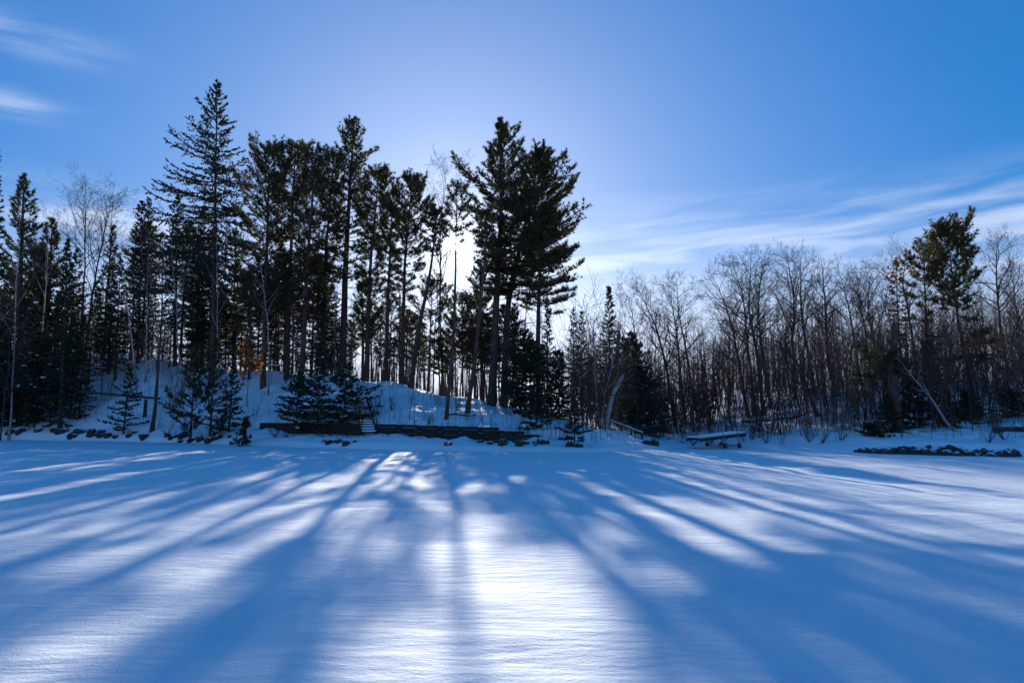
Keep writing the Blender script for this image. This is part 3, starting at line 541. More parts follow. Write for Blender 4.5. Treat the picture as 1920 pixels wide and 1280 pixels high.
# ------------------------------------------------------------------ bare trees and birches one can tell apart
BARE = [
 ('birch', 46.5, [(30, None), (33, 560), (38, 400)], 0.072, dict(bark='birch', first=.45, n1=12, spread=.2), 'pale birch trunk in front of the sunlit white pine', 'birch tree'),
 ('birch', 49, [(80, None), (86, 540), (94, 385)], 0.086, dict(bark='birch', first=.5, n1=12, spread=.22), 'pale birch trunk between sunlit pine and narrow spruce', 'birch tree'),
 ('bare_tree', 45.6, [(16, None), (13, 700), (18, 600)], .06, dict(first=.2, n1=15, spread=0.512, bark='grey_bark'), 'small forked bare tree at the lake edge before the firs', 'bare tree'),
 ('bare_tree', 58, [(150, None), (158, 520), (162, 340)], .13, dict(n1=21, first=.45, spread=0.282), 'bare birch with the highest fan of twigs over the steep bank', 'bare tree'),
 ('bare_tree', 59, [(160, None), (180, 510), (214, 352)], .14, dict(n1=21, first=.45, spread=0.282), 'leaning bare tree with twiggy head over the steep bank', 'bare tree'),
 ('bare_tree', 60, [(196, None), (200, 520), (212, 372)], .12, dict(n1=17, first=.4, spread=0.256), 'straight bare tree behind the leaning twiggy one on the bank', 'bare tree'),
 ('birch', 50, [(262, None), (246, 640), (231, 540), (226, 450)], 0.072, dict(bark='birch', first=.45, n1=10, spread=.2), 'white birch leaning across the snowy bank', 'birch tree'),
 ('birch', 51, [(277, None), (276, 600), (277, 430)], 0.072, dict(bark='birch', first=.5, n1=10, spread=.18), 'upright white birch in front of the twin spruces', 'birch tree'),
 ('birch', 48.5, [(350, None), (333, 600), (322, 500), (324, 400)], 0.072, dict(bark='birch', first=.35, n1=12, spread=.24), 'crooked forked white birch between twin spruces and tallest spruce', 'birch tree'),
 ('bare_tree', 43.6, [(294, None), (302, 620), (305, 450)], .13, dict(n1=17, first=.3, spread=0.256), 'grey bare tree at the shore beside the fallen log end', 'bare tree'),
 ('birch', 48, [(409, None), (409, 600), (404, 500), (410, 400)], 0.065, dict(bark='birch', first=.45, n1=10, spread=.2), 'white birch in front of the tallest spruce trunk', 'birch tree'),
 ('birch', 46.5, [(506, None), (505, 640), (494, 540), (480, 430)], 0.065, dict(bark='birch', first=.4, n1=12, spread=.25), 'white birch beside the reddish pine trunk above the path', 'birch tree'),
 ('bare_tree', 58, [(828, None), (826, 480), (838, 302)], .14, dict(n1=23, first=.55, spread=0.256), 'bare crown of twigs poking up beside the sun', 'bare tree'),
 ('birch', 36, [(1124, None), (1119, 745), (1113, 680), (1112, 600)], 0.050, dict(bark='birch', first=.5, n1=8, spread=.25), 'slim straight stem of the white birch clump by the handrail', 'birch tree'),
 ('birch', 36.1, [(1127, None), (1132, 745), (1147, 690), (1152, 610)], 0.047, dict(bark='birch', first=.5, n1=8, spread=.22), 'wavy stem of the white birch clump by the handrail', 'birch tree'),
 ('broken_birch', 36.2, [(1131, None), (1148, 742), (1170, 700)], .15, dict(bark='birch', n1=0, broken=True), 'thick leaning birch stub snapped off at the top', 'broken tree'),
 ('dead_snag', 41, [(1157, None), (1157, 700), (1161, 614)], .16, dict(n1=0, broken=True), 'grey upright snag broken off behind the birch clump', 'broken tree'),
 ('birch', 43, [(1092, None), (1100, 700), (1106, 650)], 0.025, dict(bark='birch', first=.4, n1=6, spread=.2), 'thin pale birch sapling bending over the bank', 'birch tree'),
 ('aspen', 55, [(1262, None), (1250, 690), (1234, 620), (1208, 565), (1190, 530)], .17, dict(n1=19, first=.45, spread=0.282), 'bare aspen leaning hard over the hollow toward the spruces', 'bare tree'),
 ('aspen', 56, [(1282, None), (1277, 732), (1268, 626), (1258, 560), (1248, 524)], .15, dict(n1=19, first=.45, spread=0.282), 'bare aspen leaning gently beside the hard-leaning one', 'bare tree'),
 ('aspen', 54, [(1306, None), (1300, 740), (1286, 653), (1272, 570), (1268, 520)], .15, dict(n1=19, first=.5, spread=0.256), 'bare aspen beside the open sky gap above the dock', 'bare tree'),
 ('aspen', 58, [(1200, None), (1196, 660), (1180, 560), (1160, 530)], .11, dict(n1=17, first=.45, spread=0.282), 'thin bare aspen behind the sharp-topped spruce', 'bare tree'),
 ('aspen', 52, [(1398, None), (1378, 640), (1352, 550), (1328, 505)], .16, dict(n1=21, first=.4, spread=0.307), 'bare aspen arching into the sky gap at the end of the tall aspen row', 'bare tree'),
 ('aspen', 53, [(1412, None), (1402, 640), (1396, 560), (1372, 488)], .17, dict(n1=23, first=.42, spread=0.320), 'thick dark aspen with a wide twiggy top in the aspen row', 'bare tree'),
 ('aspen', 51, [(1428, None), (1418, 660), (1402, 590), (1408, 480)], .18, dict(n1=23, first=.42, spread=0.307), 'bent thick aspen second in the tall aspen row', 'bare tree'),
 ('aspen', 55, [(1440, None), (1424, 640), (1420, 560), (1432, 482)], .15, dict(n1=21, first=.45, spread=0.282), 'upright aspen between the bent aspen and the row gap', 'bare tree'),
 ('aspen', 46, [(1364, None), (1366, 740), (1372, 680), (1362, 600)], .06, dict(n1=13, first=.4, spread=0.320), 'slim pale sapling standing close behind the dock', 'bare tree'),
 ('aspen', 54, [(1486, None), (1484, 620), (1488, 560), (1474, 474)], .16, dict(n1=23, first=.45, spread=0.307), 'aspen with the tallest fan of twigs after the row gap', 'bare tree'),
 ('aspen', 52, [(1524, None), (1512, 650), (1502, 580), (1500, 480)], .17, dict(n1=23, first=.42, spread=0.307), 'aspen with tall twiggy fan and bowed lower trunk', 'bare tree'),
 ('aspen', 42, [(1528, None), (1518, 740), (1500, 685), (1476, 660), (1466, 590)], .13, dict(n1=17, first=.45, spread=0.358), 'crooked low tree bowing over the bank among the aspens', 'bare tree'),
 ('aspen', 50, [(1562, None), (1552, 680), (1546, 560), (1540, 488)], .17, dict(n1=23, first=.45, spread=0.307), 'straight aspen on the open snowy slope', 'bare tree'),
 ('birch', 41, [(1536, None), (1535, 740), (1532, 680)], 0.043, dict(bark='birch', first=.5, n1=5, spread=.2), 'short pale broken birch next to the crooked low tree', 'birch tree'),
 ('aspen', 57, [(1610, None), (1604, 640), (1590, 560), (1572, 505)], .15, dict(n1=21, first=.42, spread=0.320), 'leaning aspen at the top of the snowy slope', 'bare tree'),
 ('aspen', 58, [(1630, None), (1622, 620), (1612, 560), (1606, 512)], .14, dict(n1=21, first=.42, spread=0.320), 'upright aspen at the top of the snowy slope', 'bare tree'),
 ('aspen', 56, [(1650, None), (1640, 640), (1626, 580), (1634, 500)], .15, dict(n1=21, first=.42, spread=0.320), 'forked aspen next to the rust-brown dead conifer', 'bare tree'),
 ('bare_tree', 52, [(1716, None), (1706, 600), (1690, 520), (1700, 468)], .14, dict(n1=23, first=.45, spread=0.320), 'bare tree whose twigs frame the sparse red pine', 'bare tree'),
 ('broken_pine', 34, [(1673, None), (1675, 700), (1676, 600)], .26, dict(n1=0, broken=True, bark='pine_bark'), 'thick dark broken-topped trunk beside the rust-brown tree', 'broken tree'),
 ('birch', 33, [(1784, None), (1770, 786), (1751, 752), (1725, 722), (1702, 696), (1682, 672)], 0.083, dict(bark='birch', first=.45, n1=9, spread=.3, ang=55, up=1.2), 'white birch leaning steeply above the rocky ledge', 'birch tree'),
 ('bare_tree', 50, [(1898, None), (1888, 690), (1873, 590), (1867, 510), (1869, 440)], .16, dict(n1=23, first=.55, spread=0.282, ang=48), 'bare tree with a wide fan-shaped crown beyond the round-headed red pine', 'bare tree'),
 ('bare_tree', 53, [(1915, None), (1908, 600), (1900, 500)], .12, dict(n1=19, first=.4, spread=0.307), 'bare tree behind the fan-crowned one at the end of the wood', 'bare tree'),
]
rv = np.random.default_rng(909)
for nm, D, pts, r0, kw, lab, cat in BARE:
    kw = dict(kw); kw.setdefault('ang', rv.uniform(36, 58)); kw.setdefault('up', rv.uniform(.1, .6)); kw['first'] = kw.get('first', .4) + rv.uniform(-.1, .06)
    b, rel = stand(D, pts); sd0 += 1
    plant(nm, bare(sd0, rel, r0, **kw), b, lab, cat)
# low drooping branch of the broken-topped pine, and a snapped trunk hung up in the trees
b, rel = stand(34.2, [(1664, None), (1668, 690)]); sd0 += 1
plant('pine_sapling', conifer(sd0, rel, .05, 'white', px2m(70, 34), 0.86, nbr=16, prof=[(0, 1), (1, .6)], bias=(PI, 0.5)), b, 'flat-topped stunted pine spreading beside the broken-topped trunk', 'pine tree')
P = np.array([unproj(1894, 705, 45.0), unproj(1872, 740, 44.2), unproj(1850, 775, 43.6)])
V, F = tubes(resample(P, 7)[None] - P[-1], np.linspace(.13, .16, 7)[None], 8)
tag(link('fallen_tree', mesh_from('fallen_tree', V, F, M['grey_bark'], True), None, P[-1]), 'dark snapped trunk leaning on the slope below the fan-crowned tree', 'fallen tree')

# ------------------------------------------------------------------ the woods behind: copies of a few bare trees
proto = []
rs = np.random.default_rng(77)
BACK_L = 'bare grey tree in the far wood seen between the pine trunks'
BACK_R = 'bare grey tree in the far wood behind the aspen row and dock'
for i in range(8):
    hh = 11 + 0.5 * i; lean = rs.normal(0, .6, 2)
    proto.append(bare(900 + i, [(0, 0, 0), (lean[0] * .4, lean[1] * .4, hh * .5), (lean[0], lean[1], hh)], .09 + .005 * i, first=.35, n1=14, spread=.2, lv4=False, n2=5))
protos_o = []
k = 0; spots = []
while len(spots) < 295:
    D = rs.uniform(58, 120); px = rs.uniform(-60, 1980) if len(spots) % 5 else rs.uniform(1080, 1960)
    spots.append((D, px))
spots.sort()
for D, px in spots:
    X = (px - 960) / FPX * D; z = float(H(X, D)) - .1
    # tops reach the skyline the photograph shows through and beside the pines
    ytop = np.interp(px, [0, 250, 500, 900, 1100, 1300, 1400, 1650, 1950], [520, 540, 560, 590, 600, 590, 560, 545, 520]) + rs.uniform(-12, 60)
    top = unproj(px, ytop, D)[2]; want = np.clip(top - z, 5, 17); i = int(rs.integers(0, 8)); sc = want / (11 + .5 * i)
    left = px < 1120; lab, grp = (BACK_L, 'bare trees of the far wood behind the pines') if left else (BACK_R, 'bare trees of the far wood behind the aspens')
    if i >= len(protos_o) or protos_o[i] is None:
        while len(protos_o) <= i: protos_o.append(None)
        o = plant('bare_tree', proto[i], (X, D, z), lab, 'bare tree', grp); o.scale = (sc ** .7, sc ** .7, sc); protos_o[i] = o
    else:
        copy_tree(protos_o[i], (X, D, z), rs.uniform(0, 6.28), (sc ** .7, sc ** .7, sc), lab, grp)
rg = np.random.default_rng(303)
for c in range(34):
    px = 455 + 560 * (c + rg.random()) / 34; D = rg.uniform(46, 60); X = (px - 960) / FPX * D; z = float(H(X, D)) - .1; i = int(rg.integers(0, 8))
    hgt = unproj(px, rg.uniform(450, 610), D)[2] - z; f = hgt / (11 + .5 * i); g_ = f ** .6 * .75
    copy_tree(protos_o[i], (X, D, z), rg.uniform(0, 6.28), (g_, g_, f), 'slim leafless tree squeezed among the pine trunks on the ridge', 'slim bare trees among the pines')
# far wood beyond: one mass
Vs, Rs_, Ps = [], [], []
n = 480; D = rs.uniform(115, 210, n); px = rs.uniform(-150, 2070, n); X = (px - 960) / FPX * D; Z = H(X, D); hh = rs.uniform(8, 14, n)
u = np.linspace(0, 1, 5); Ptr = np.stack([X, D, Z], -1)[:, None] + np.stack([rs.normal(0, .5, (n, 1)) * u, rs.normal(0, .5, (n, 1)) * u, hh[:, None] * u], -1)
Rtr = (0.13 * (1 - .85 * u))[None] * np.ones((n, 1)); P1, R1, L1 = spawn(rs, Ptr, Rtr, 11, .3, .97, 42, 12, hh * .2, .3, 4, .12, .6, rmin=.02)
P2, R2, L2 = spawn(rs, P1, R1, 4, .3, 1, 40, 12, L1 * .5, .2, 2, .1, rmin=.014)
V, F = merge(tubes(Ptr, Rtr, 4), tubes(P1, R1, 3), tubes(P2[::2], R2[::2], 3))
o = link('distant_wood', mesh_from('distant_wood', V, F, M['twig'])); o['kind'] = 'stuff'; tag(o, 'hazy mass of far bare trees closing off the horizon', 'woodland')

# saplings and brush
def thicket(name, n, s0, s1, h0, h1, r, label, nb, seed, dens_px=None, mt='twig'):
    rs = np.random.default_rng(seed); px = rs.uniform(-60, 1980, n * 3); s = s0 + (s1 - s0) * rs.random(n * 3) ** 1.3
    Y = shore(px) + s; X = (px - 960) / FPX * Y
    w = vnoise(X * .25, Y * .25, seed) + .5
    if dens_px: w = w * np.interp(px, *zip(*dens_px))
    kp = rs.random(n * 3) < w * .75; X, Y = X[kp][:n], Y[kp][:n]; m = len(X); Z = H(X, Y) - .05; hh = rs.uniform(h0, h1, m) * rs.uniform(.6, 1.2, m)
    u = np.linspace(0, 1, 4); dx = rs.normal(0, .12, (m, 2)) * hh[:, None]
    P = np.stack([X, Y, Z], -1)[:, None] + np.stack([dx[:, :1] * u ** 1.5, dx[:, 1:] * u ** 1.5, hh[:, None] * u], -1)
    Rr = r * (hh / h1)[:, None] * (1 - .75 * u)[None] + .003
    P1, R1, L1 = spawn(rs, P, Rr, nb, .3, .98, 38, 12, hh * .25, .3, 3, .1, .6, rmin=.005)
    parts = [tubes(P, Rr, 3), tubes(P1, R1, 3)]
    if h1 > 2: P2, R2, _ = spawn(rs, P1, R1, 3, .3, 1, 38, 12, L1 * .5, .2, 2, .1, rmin=.005); parts.append(tubes(P2, R2, 3))
    o = link(name, mesh_from(name, *merge(*parts), M[mt])); o['kind'] = 'stuff'; tag(o, label, 'undergrowth'); return o
thicket('undergrowth', 2900, 2.0, 24, .4, 1.3, .010, 'thin bare brush stems poking through the snow on the bank', 4, 31,
        [(0, .6), (300, .6), (440, .45), (500, .6), (620, .6), (700, .6), (900, .8), (1000, .9), (1250, 1), (1900, 1)], 'stem')
thicket('valley_brush', 520, 4, 16, 1.2, 3.0, .014, 'dense reddish brush in the hollow around the dock', 7, 33,
        [(0, .3), (300, .25), (420, 0), (1040, 0), (1180, .7), (1260, 1.2), (1480, 1.2), (1600, .5), (1900, .5)], 'stem')
CL = []; CLO = {}
for i in range(7):
    rp = np.random.default_rng(840 + i); m = 8; a = rp.uniform(0, 6.28, m); l = rp.uniform(.2, 1.0, m); hh = rp.uniform(1.6, 3.4, m); u = np.linspace(0, 1, 6); o_ = rp.normal(0, .3, (m, 2))
    P = np.stack([o_[:, :1] + np.cos(a)[:, None] * l[:, None] * u ** 1.4, o_[:, 1:] + np.sin(a)[:, None] * l[:, None] * u ** 1.4, hh[:, None] * u], -1); P[:, 1:-1, :2] += rp.normal(0, .05, (m, 4, 2))
    Rr = np.full((m, 1), .017) * (1 - .75 * u)[None]; P1, R1, L1 = spawn(rp, P, Rr, 8, .2, .98, 40, 13, hh * .3, .35, 4, .14, rmin=.006); P2, R2, L2 = spawn(rp, P1, R1, 5, .25, 1, 38, 14, L1 * .5, .2, 3, .14, rmin=.005)
    CL.append([('stems', merge(tubes(P, Rr, 4), tubes(P1, R1, 3), tubes(P2, R2, 3)), 'stem')])
rp = np.random.default_rng(61)
for px0, px1, s0, s1, f0, f1, cnt, lab, grp in [
    (1085, 1960, 5, 34, .7, 2.1, 180, 'leafless brush clump in the tangled wood above the dock and ledge', 'brush clumps above the dock'),
    (-30, 440, 4, 30, .5, 1.3, 60, 'leafless brush clump on the steep conifer bank', 'brush clumps on the steep bank'),
    (470, 1085, 2.2, 13, .2, .42, 30, 'tiny leafless brush clump poking from the open snowy bank', 'tiny brush on the open bank'),
    (1235, 1600, 1.2, 6, .3, .6, 34, 'low leafless brush clump at the lake edge around the dock', 'low brush around the dock'),
    (440, 1085, 14, 38, .4, .95, 60, 'leafless brush clump behind the ridge between pine trunks', 'brush clumps behind the ridge')]:
    for c in range(cnt):
        px = px0 + (px1 - px0) * (c + rp.random()) / cnt; Y = float(shore(px)) + s0 + (s1 - s0) * rp.random() ** 1.2; X = (px - 960) / FPX * Y; f = rp.uniform(f0, f1); i = int(rp.integers(0, 7)); z = float(H(X, Y)) - .06
        if i in CLO: copy_tree(CLO[i], (X, Y, z), rp.uniform(0, 6.28), (f, f, f * rp.uniform(.8, 1.2)), lab, grp)
        else: CLO[i] = plant('brush_clump', CL[i], (X, Y, z), lab, 'brush', grp); CLO[i].scale = (f, f, f)
# shrubs at the lake edge
SH = [(1228, 36.2, 1.1), (1296, 35.9, .7), (1432, 36.0, 1.5), (1512, 34.0, 1.3), (1535, 33.5, 1.5), (1845, 29.6, 1.5), (1875, 30.0, 1.2), (345, 41.0, 1.3), (420, 40.3, 1.1), (318, 42.2, 1.2),
      (540, 38.0, .6), (520, 38.6, .7), (940, 31.6, .8), (975, 31.5, .9), (1330, 36.8, 1.0), (1570, 33.0, 1.0), (710, 39.5, 1.0), (735, 40, .9), (805, 37.5, .6)]
SHL = {0: 'leafless shrub at the lake edge under the overhanging fir', 1: 'little leafless shrub at the low end of the dock', 2: 'leafless shrub past the high end of the dock at the lake edge', 5: 'leafless shrub arching over the rocky ledge', 6: 'leafless shrub at the tip of the rocky ledge'}
for i, (px, D, h) in enumerate(SH):
    rs2 = np.random.default_rng(500 + i); X = (px - 960) / FPX * D; b = np.array([X, D, float(H(X, D)) - .05]); m = 11
    a = rs2.uniform(0, 6.28, m); l = rs2.uniform(.15, .7, m) * h; u = np.linspace(0, 1, 5)
    P = np.stack([np.cos(a)[:, None] * l[:, None] * u ** .9, np.sin(a)[:, None] * l[:, None] * u ** .9, h * rs2.uniform(.6, 1.1, m)[:, None] * u], -1)
    Rr = np.full((m, 1), .011) * (1 - .7 * u)[None]; P1, R1, L1 = spawn(rs2, P, Rr, 5, .3, 1, 35, 12, np.full(m, h * .35), .2, 3, .12, rmin=.005)
    g_ = None if i in SHL else ('leafless shrubs along the shore rocks' if px < 700 else 'leafless shrubs on the snowy bank')
    lab = SHL.get(i, 'leafless shrub among the rocks and cedars along the shore' if px < 700 else 'leafless shrub on the snowy bank around the timber wall and aspens')
    plant('shrub', [('stems', merge(tubes(P, Rr, 4), tubes(P1, R1, 3)), 'stem')], b, lab, 'shrub', g_)
# oak sapling that kept its leaves
b, rel = stand(45.0, [(468, None), (466, 640)]); pr = bare(611, rel, .03, first=.25, n1=9, spread=.3, lv4=False, n2=4)
rs3 = np.random.default_rng(4); c = pr[1][1][0][rs3.integers(0, len(pr[1][1][0]), 420)]
pr.append(('leaves', blades(rs3, c[c[:, 2] > .25 * rel[-1][2]], np.zeros((int((c[:, 2] > .25 * rel[-1][2]).sum()), 3)), 2, .2, .14, 0, 1, -.3), 'oak'))
plant('oak_sapling', pr, b, 'sapling with glowing orange dead leaves above the path', 'sapling')

# ------------------------------------------------------------------ built things
def box(bm, c, s, rot=None, bev=0.0):
    g = bmesh.ops.create_cube(bm, size=1.0); vs = g['verts']
    for v in vs: v.co = Vector((v.co.x * s[0], v.co.y * s[1], v.co.z * s[2]))
    if bev: 
        es = list({e for v in vs for e in v.link_edges}); r = bmesh.ops.bevel(bm, geom=es, offset=bev, segments=1, affect='EDGES'); vs = list({v for f in r['faces'] for v in f.verts} | {v for v in vs if v.is_valid})
    for v in vs:
        if rot is not None: v.co = rot @ v.co
        v.co += Vector(c)
def bm_obj(name, bm, mt, parent=None, loc=None):
    me = bpy.data.meshes.new(name); bm.to_mesh(me); bm.free(); me.materials.append(M[mt]); return link(name, me, parent, loc)
def beam(name, a, b, w, h, mt, parent, bev=.01):
    """squared timber from a to b"""
    a, b = Vector(a), Vector(b); d = b - a; q = d.to_track_quat('X', 'Z').to_matrix(); bm = bmesh.new()
    box(bm, (0, 0, 0), (d.length, w, h), q, bev); o = bm_obj(name, bm, mt, parent); o.location = (a + b) / 2; return o
# timber retaining wall along the foot of the bank, in two runs either side of the steps
def wall(px0, px1, n, courses, label, ext):
    rs = np.random.default_rng(int(px0)); pts = []
    for px in np.linspace(px0, px1, n + 1):
        Y = float(shore(px)) + 3.85; X = (px - 960) / FPX * Y; pts.append((X, Y))
    mid = pts[len(pts) // 2]; root = empty('timber_wall', (mid[0], mid[1], 0)); tag(root, label, 'retaining wall')
    for c in range(courses):
        for i in range(n):
            if ext and c == courses - 1 and i > n - 3: continue
            if ext and c == courses - 2 and i > n - 2: continue
            o_ = .5 if c % 2 else 0; f0, f1 = (i + o_ * .5) / n, min((i + 1 + o_ * .5) / n, 1.0)
            if c % 2 and i == 0: f0 = 0
            q = lambda f: (np.interp(f, np.linspace(0, 1, n + 1), [p[0] for p in pts]), np.interp(f, np.linspace(0, 1, n + 1), [p[1] for p in pts]))
            (x0, y0), (x1, y1) = q(f0), q(f1); zb = np.interp((f0 + f1) / 2, [0, 1], [1.22, 1.22] if not ext else [1.20, .98])
            z = zb - .085 - .155 * (courses - 1 - c) + rs.normal(0, .006); j = rs.normal(0, .012) - .02 * (courses - 1 - c)
            o = beam('timber', (x0 + .012, y0 + j, z), (x1 - .012, y1 + j, z), .17, .148, 'timber', root)
            o.location = o.location - root.location
    return root
wall(492, 684, 5, 4, 'dark stacked-timber retaining wall under the snow-flecked firs', False)
wall(706, 1012, 8, 5, 'long dark stacked-timber retaining wall below the bare-stemmed pine', True)
# wooden steps up the bank through the wall
sx0, sy0 = (697 - 960) / FPX * 37.0, 37.0
st = empty('wooden_steps', (sx0, sy0, .55)); tag(st, 'snowy wooden steps with side rails climbing the bank through the wall', 'steps')
top = np.array([(676 - 960) / FPX * 43.0, 43.0, float(H((676 - 960) / FPX * 43.0, 43.0))])
N = 16
for i in range(N):
    f = i / (N - 1); x = sx0 + (top[0] - sx0) * f - sx0; y = sy0 - .3 + (top[1] - sy0) * f - sy0; z = .74 + (top[2] + .05 - .74) * f - .55
    bm = bmesh.new(); box(bm, (x, y, z), (.72, .42, .07), None, .01); bm_obj('tread', bm, 'timber', st)
    bm = bmesh.new(); box(bm, (x, y, z + .085), (.70, .44, .08), None, .03); bm_obj('snow_cap', bm, 'snow', st)
for sgn in (-1, 1):
    a = Vector((sgn * .40, -.3, .15)); b_ = Vector((top[0] - sx0 + sgn * .40, top[1] - sy0, top[2] - .5)); beam('stringer', a, b_, .06, .22, 'timber', st)
    beam('handrail', a + Vector((0, .1, .62)), b_ + Vector((0, 0, .62)), .045, .05, 'timber', st)
    for f in (0.04, .35, .68, .98):
        p = a.lerp(b_, f); beam('rail_post', p + Vector((0, .05, -.05)), p + Vector((0, .05, .65)), .05, .05, 'timber', st)
# snowy handrail going down to the water beside the birch clump
A = unproj(1142, 788, 37.5); B = unproj(1206, 812, 36.3); hr = empty('handrail', tuple(A)); tag(hr, 'sloping wooden handrail capped with snow beside the birch clump', 'railing')
A_, B_ = Vector(A), Vector(B); o0 = Vector(A)
beam('top_rail', (0, 0, 0), B_ - o0, .10, .07, 'plank', hr); beam('snow_cap', Vector((0, 0, .055)), B_ - o0 + Vector((0, 0, .055)), .09, .045, 'snow', hr, .015)
beam('lower_rail', Vector((0, 0, -.42)), B_ - o0 + Vector((0, 0, -.34)), .06, .09, 'plank', hr)
for f in (.03, .35, .66, .97):
    p = (B_ - o0) * f; g_ = float(H(o0.x + p.x, o0.y + p.y)) - o0.z - .2; beam('post', (p.x, p.y + .09, min(g_, p.z - .5)), (p.x, p.y + .09, p.z + .0), .09, .09, 'timber', hr)
# dock section pulled out on its wheels
A = Vector(unproj(1298, 834, 34.6)); B = Vector(unproj(1386, 823.5, 35.6)); A.z = .40; B.z = .66
dk = empty('dock', (float(A.x), float(A.y), 0)); tag(dk, 'snow-topped wooden dock section resting on wheels at the lake edge', 'dock'); o0 = Vector((A.x, A.y, 0))
d = (B - A); L = d.length; side = Vector((-d.y, d.x, 0)).normalized()
for sgn in (-.55, .55): beam('side_beam', A - o0 + side * sgn, B - o0 + side * sgn, .05, .10, 'timber', dk)
npl = 16
for i in range(npl):
    p = A - o0 + d * ((i + .5) / npl) + Vector((0, 0, .10)); w = L / npl * .9; q = d.to_track_quat('X', 'Z').to_matrix(); bm = bmesh.new(); box(bm, (0, 0, 0), (w, 1.22, .035), q, .004); bm_obj('plank', bm, 'plank', dk, p)
bm = bmesh.new(); box(bm, (0, 0, 0), (L * .99, 1.16, .06), d.to_track_quat('X', 'Z').to_matrix(), .035); bm_obj('snow_cap', bm, 'snow', dk, A - o0 + d * .5 + Vector((0, 0, .148)))
for f in (.50, .80):
    for sgn in (-.62, .62):
        p = A - o0 + d * f + side * sgn; beam('leg', (p.x, p.y, .05), (p.x, p.y, p.z + .25), .035, .035, 'metal', dk)
    c = A - o0 + d * f; beam('axle', c + side * -.7 + Vector((0, 0, (.13 - c.z))), c + side * .7 + Vector((0, 0, (.13 - c.z))), .04, .04, 'metal', dk)
for f in (.50, .80):
    for sgn in (-.72, .72):
        p = A - o0 + d * f + side * sgn; a = np.linspace(0, 2 * PI, 17)[:-1]; ring = np.array([[math.cos(t) * .17, 0, math.sin(t) * .17] for t in a]); bm = bmesh.new()
        g2 = bmesh.ops.create_cone(bm, segments=18, radius1=.13, radius2=.13, depth=.10, cap_ends=True)
        bmesh.ops.bevel(bm, geom=[e for e in bm.edges if len([f_ for f_ in e.link_faces if len(f_.verts) > 4]) == 1], offset=.03, segments=2, affect='EDGES')
        o = bm_obj('wheel', bm, 'rubber', dk, (p.x, p.y, .13)); o.rotation_euler = side.to_track_quat('Z', 'Y').to_euler()
        bm = bmesh.new(); bmesh.ops.create_cone(bm, segments=12, radius1=.05, radius2=.045, depth=.12, cap_ends=True); bm_obj('hub', bm, 'metal', o)
# bench-like slab up on the ridge path
X, Y = (508 - 960) / FPX * 52.5, 52.5; z = float(H(X, Y)); bn = empty('bench', (X, Y, z)); tag(bn, 'dark plank bench with snow on top up on the ridge', 'bench')
for j in (-.13, .0, .13): beam('seat_plank', (-.85, j, .43), (.85, j, .43), .11, .05, 'timber', bn)
beam('snow_cap', (-.83, 0, .49), (.83, 0, .49), .36, .07, 'snow', bn, .03)
for s_ in (-.6, .6): beam('leg', (s_, 0, -.15), (s_, 0, .405), .30, .08, 'timber', bn)
# logs
def log(name, pts, r, label, rest=True):
    P = resample(np.array(pts), 9)
    if rest: P[:, 2] = H(P[:, 0], P[:, 1]) + r * .5
    V, F = tubes((P - P[0])[None], (r * np.linspace(1, .75, 9))[None], 9)
    Vc = np.concatenate([V, [[0, 0, 0]], [P[-1] - P[0]]]); k_ = 9; n_ = len(V)
    o = empty(name, tuple(P[0])); tag(o, label, 'log'); link('bark', mesh_from(name, V, F, M['pine_bark'], True), o)
    Fc = [[i, (i + 1) % k_, n_] for i in range(k_)] + [[n_ - k_ + (i + 1) % k_, n_ - k_ + i, n_ + 1] for i in range(k_)]
    link('cut_end', mesh_from(name + '_end', Vc, np.array(Fc), M['plank']), o); return o
log('fallen_log', [unproj(138, 733, 47.2), unproj(215, 740, 46.4), unproj(300, 747, 45.6)], .10, 'long thin fallen log lying level across the steep bank', False)
p = unproj(273, 747, 45.7); tag(link('stump', mesh_from('stump', *tubes(resample(np.array([[0, 0, 0], [.02, 0, p[2] - float(H(p[0], 45.7)) + .1]]), 6)[None], np.linspace(.13, .10, 6)[None], 9), M['pine_bark'], True), None, (p[0], 45.72, float(H(p[0], 45.7)) - .15)), 'short dark stump propping the fallen log', 'stump')
log('shore_log', [unproj(1862, 806, 32.0), unproj(1935, 812, 31.4)], .17, 'thick dark log lying at the shore beyond the rocky ledge')
log('fallen_log', [unproj(1040, 797, 35.2), unproj(1112, 800, 34.6)], .07, 'thin dark log half buried beside the birch clump')
log('fallen_log', [unproj(1395, 788, 46.5), unproj(1510, 792, 45.0)], .09, 'dark fallen log among the aspens above the dock')
log('fallen_log', [unproj(842, 786, 39.2), unproj(892, 788, 39.0)], .06, 'slim stick-like log lying between the two bank pines')

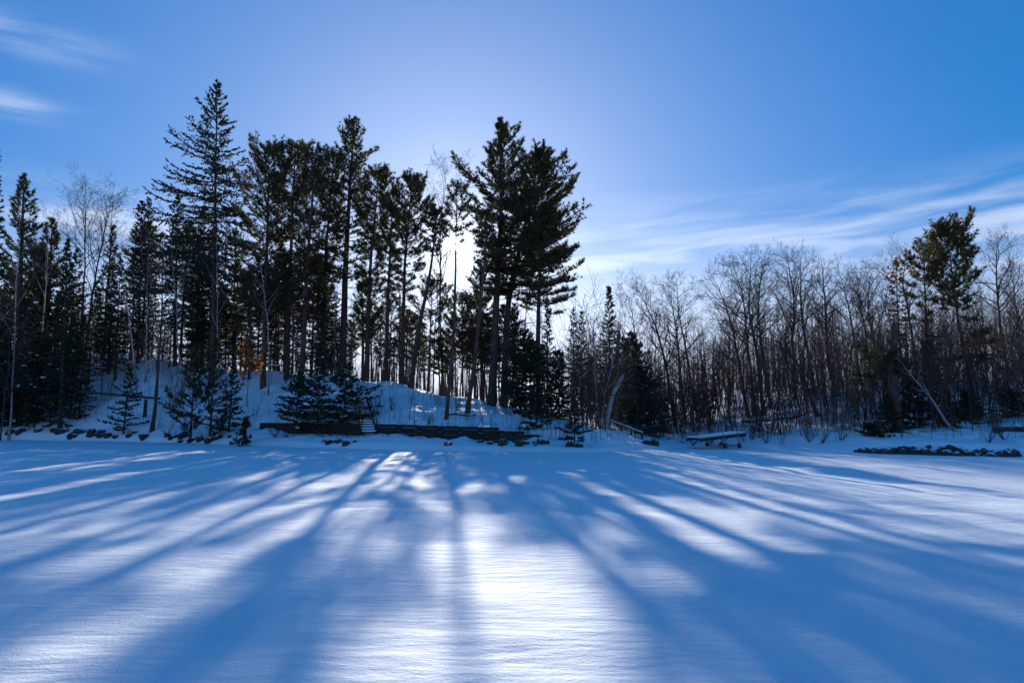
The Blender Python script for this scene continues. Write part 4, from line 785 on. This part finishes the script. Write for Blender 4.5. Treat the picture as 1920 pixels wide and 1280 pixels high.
# rocks along the waterline
rng_r = np.random.default_rng(12); RP = []
for i in range(7):
    bm = bmesh.new(); bmesh.ops.create_icosphere(bm, subdivisions=2, radius=1)
    off = rng_r.uniform(0, 50, 3); nv = [Vector(nrm(rng_r.normal(0, 1, 3))) for _ in range(7)]; cut = rng_r.uniform(.55, .85, 7)
    for v in bm.verts:
        for n_, c_ in zip(nv, cut):
            dd_ = v.co.dot(n_)
            if dd_ > c_: v.co -= n_ * (dd_ - c_)
        v.co *= 1 + .16 * float(vnoise(v.co.x * 2 + off[0], v.co.y * 2 + v.co.z * 1.7 + off[1], i))
    me = bpy.data.meshes.new('rock'); bm.to_mesh(me); bm.free(); me.materials.append(M['rock']); RP.append(me)
def rock(px, ds, size, label, group, flat=.85):
    Y = float(shore(px)) + ds; X = (px - 960) / FPX * Y; o = link('rock', RP[int(rng_r.integers(0, 7))], None, (X, Y, float(H(X, Y)) + size * .02))
    o.rotation_euler = (rng_r.normal(0, .2), rng_r.normal(0, .2), rng_r.uniform(0, 6.28)); o.scale = (size * rng_r.uniform(.8, 1.3), size * rng_r.uniform(.8, 1.2), size * flat * rng_r.uniform(.8, 1.2)); tag(o, label, 'rock', group)
for px in np.concatenate([rng_r.uniform(312, 425, 17), rng_r.uniform(420, 475, 3)]):
    rock(px, rng_r.uniform(.1, 1.0), rng_r.uniform(.16, .32), 'dark shore rock in the row below the cedar bushes', 'rocks below the cedar bushes')
for px in rng_r.uniform(140, 285, 14): rock(px, rng_r.uniform(.2, 1.1), rng_r.uniform(.18, .4), 'dark rock at the lake edge below the fallen log', 'rocks below the fallen log')
for px in rng_r.uniform(-10, 140, 8): rock(px, rng_r.uniform(.2, 1.1), rng_r.uniform(.2, .4), 'dark rock at the lake edge under the big dark firs', 'rocks under the firs')
for px, s_ in ((612, .17), (622, .27), (634, .2), (640, .22), (652, .24), (668, .12)): rock(px, rng_r.uniform(.4, 1.2), s_, 'dark rock in the small heap below the snow-flecked firs', 'rock heap below the firs')
rock(841, .7, .26, 'lone dark rock in the snow below the bare-stemmed pine', None)
for px in rng_r.uniform(895, 1018, 16): rock(px, rng_r.uniform(.5, 2.6), rng_r.uniform(.1, .3), 'dark rock strewn in the snow below the long timber wall', 'rocks below the long timber wall')
for px in (1066, 1076, 1086): rock(px, .9, .27, 'dark rock at the foot of the small open fir', 'rocks under the small open fir')
for i in range(60):
    px = 1598 + 292 * (i + rng_r.random()) / 60; far = i % 3 == 0; rock(px, rng_r.uniform(-.1, .45) if far else rng_r.uniform(-.25, .2), rng_r.uniform(.1, .2) if far else rng_r.uniform(.12, .42), 'dark angular rock in the snowy ledge under the leaning birch', 'rocks of the snowy ledge', .75)
for px, ds, s_ in ((1222, .8, .35), (1210, 1.1, .3)): rock(px, ds, s_, 'brown rock under the overhanging fir beside the handrail', 'rocks under the overhanging fir')
tris = sum(sum(len(p.vertices) - 2 for p in me.polygons) if len(me.polygons) < 3000 else len(me.loops) - 2 * len(me.polygons) for me in bpy.data.meshes)
print('TRIS', tris, 'OBJECTS', len(bpy.data.objects))
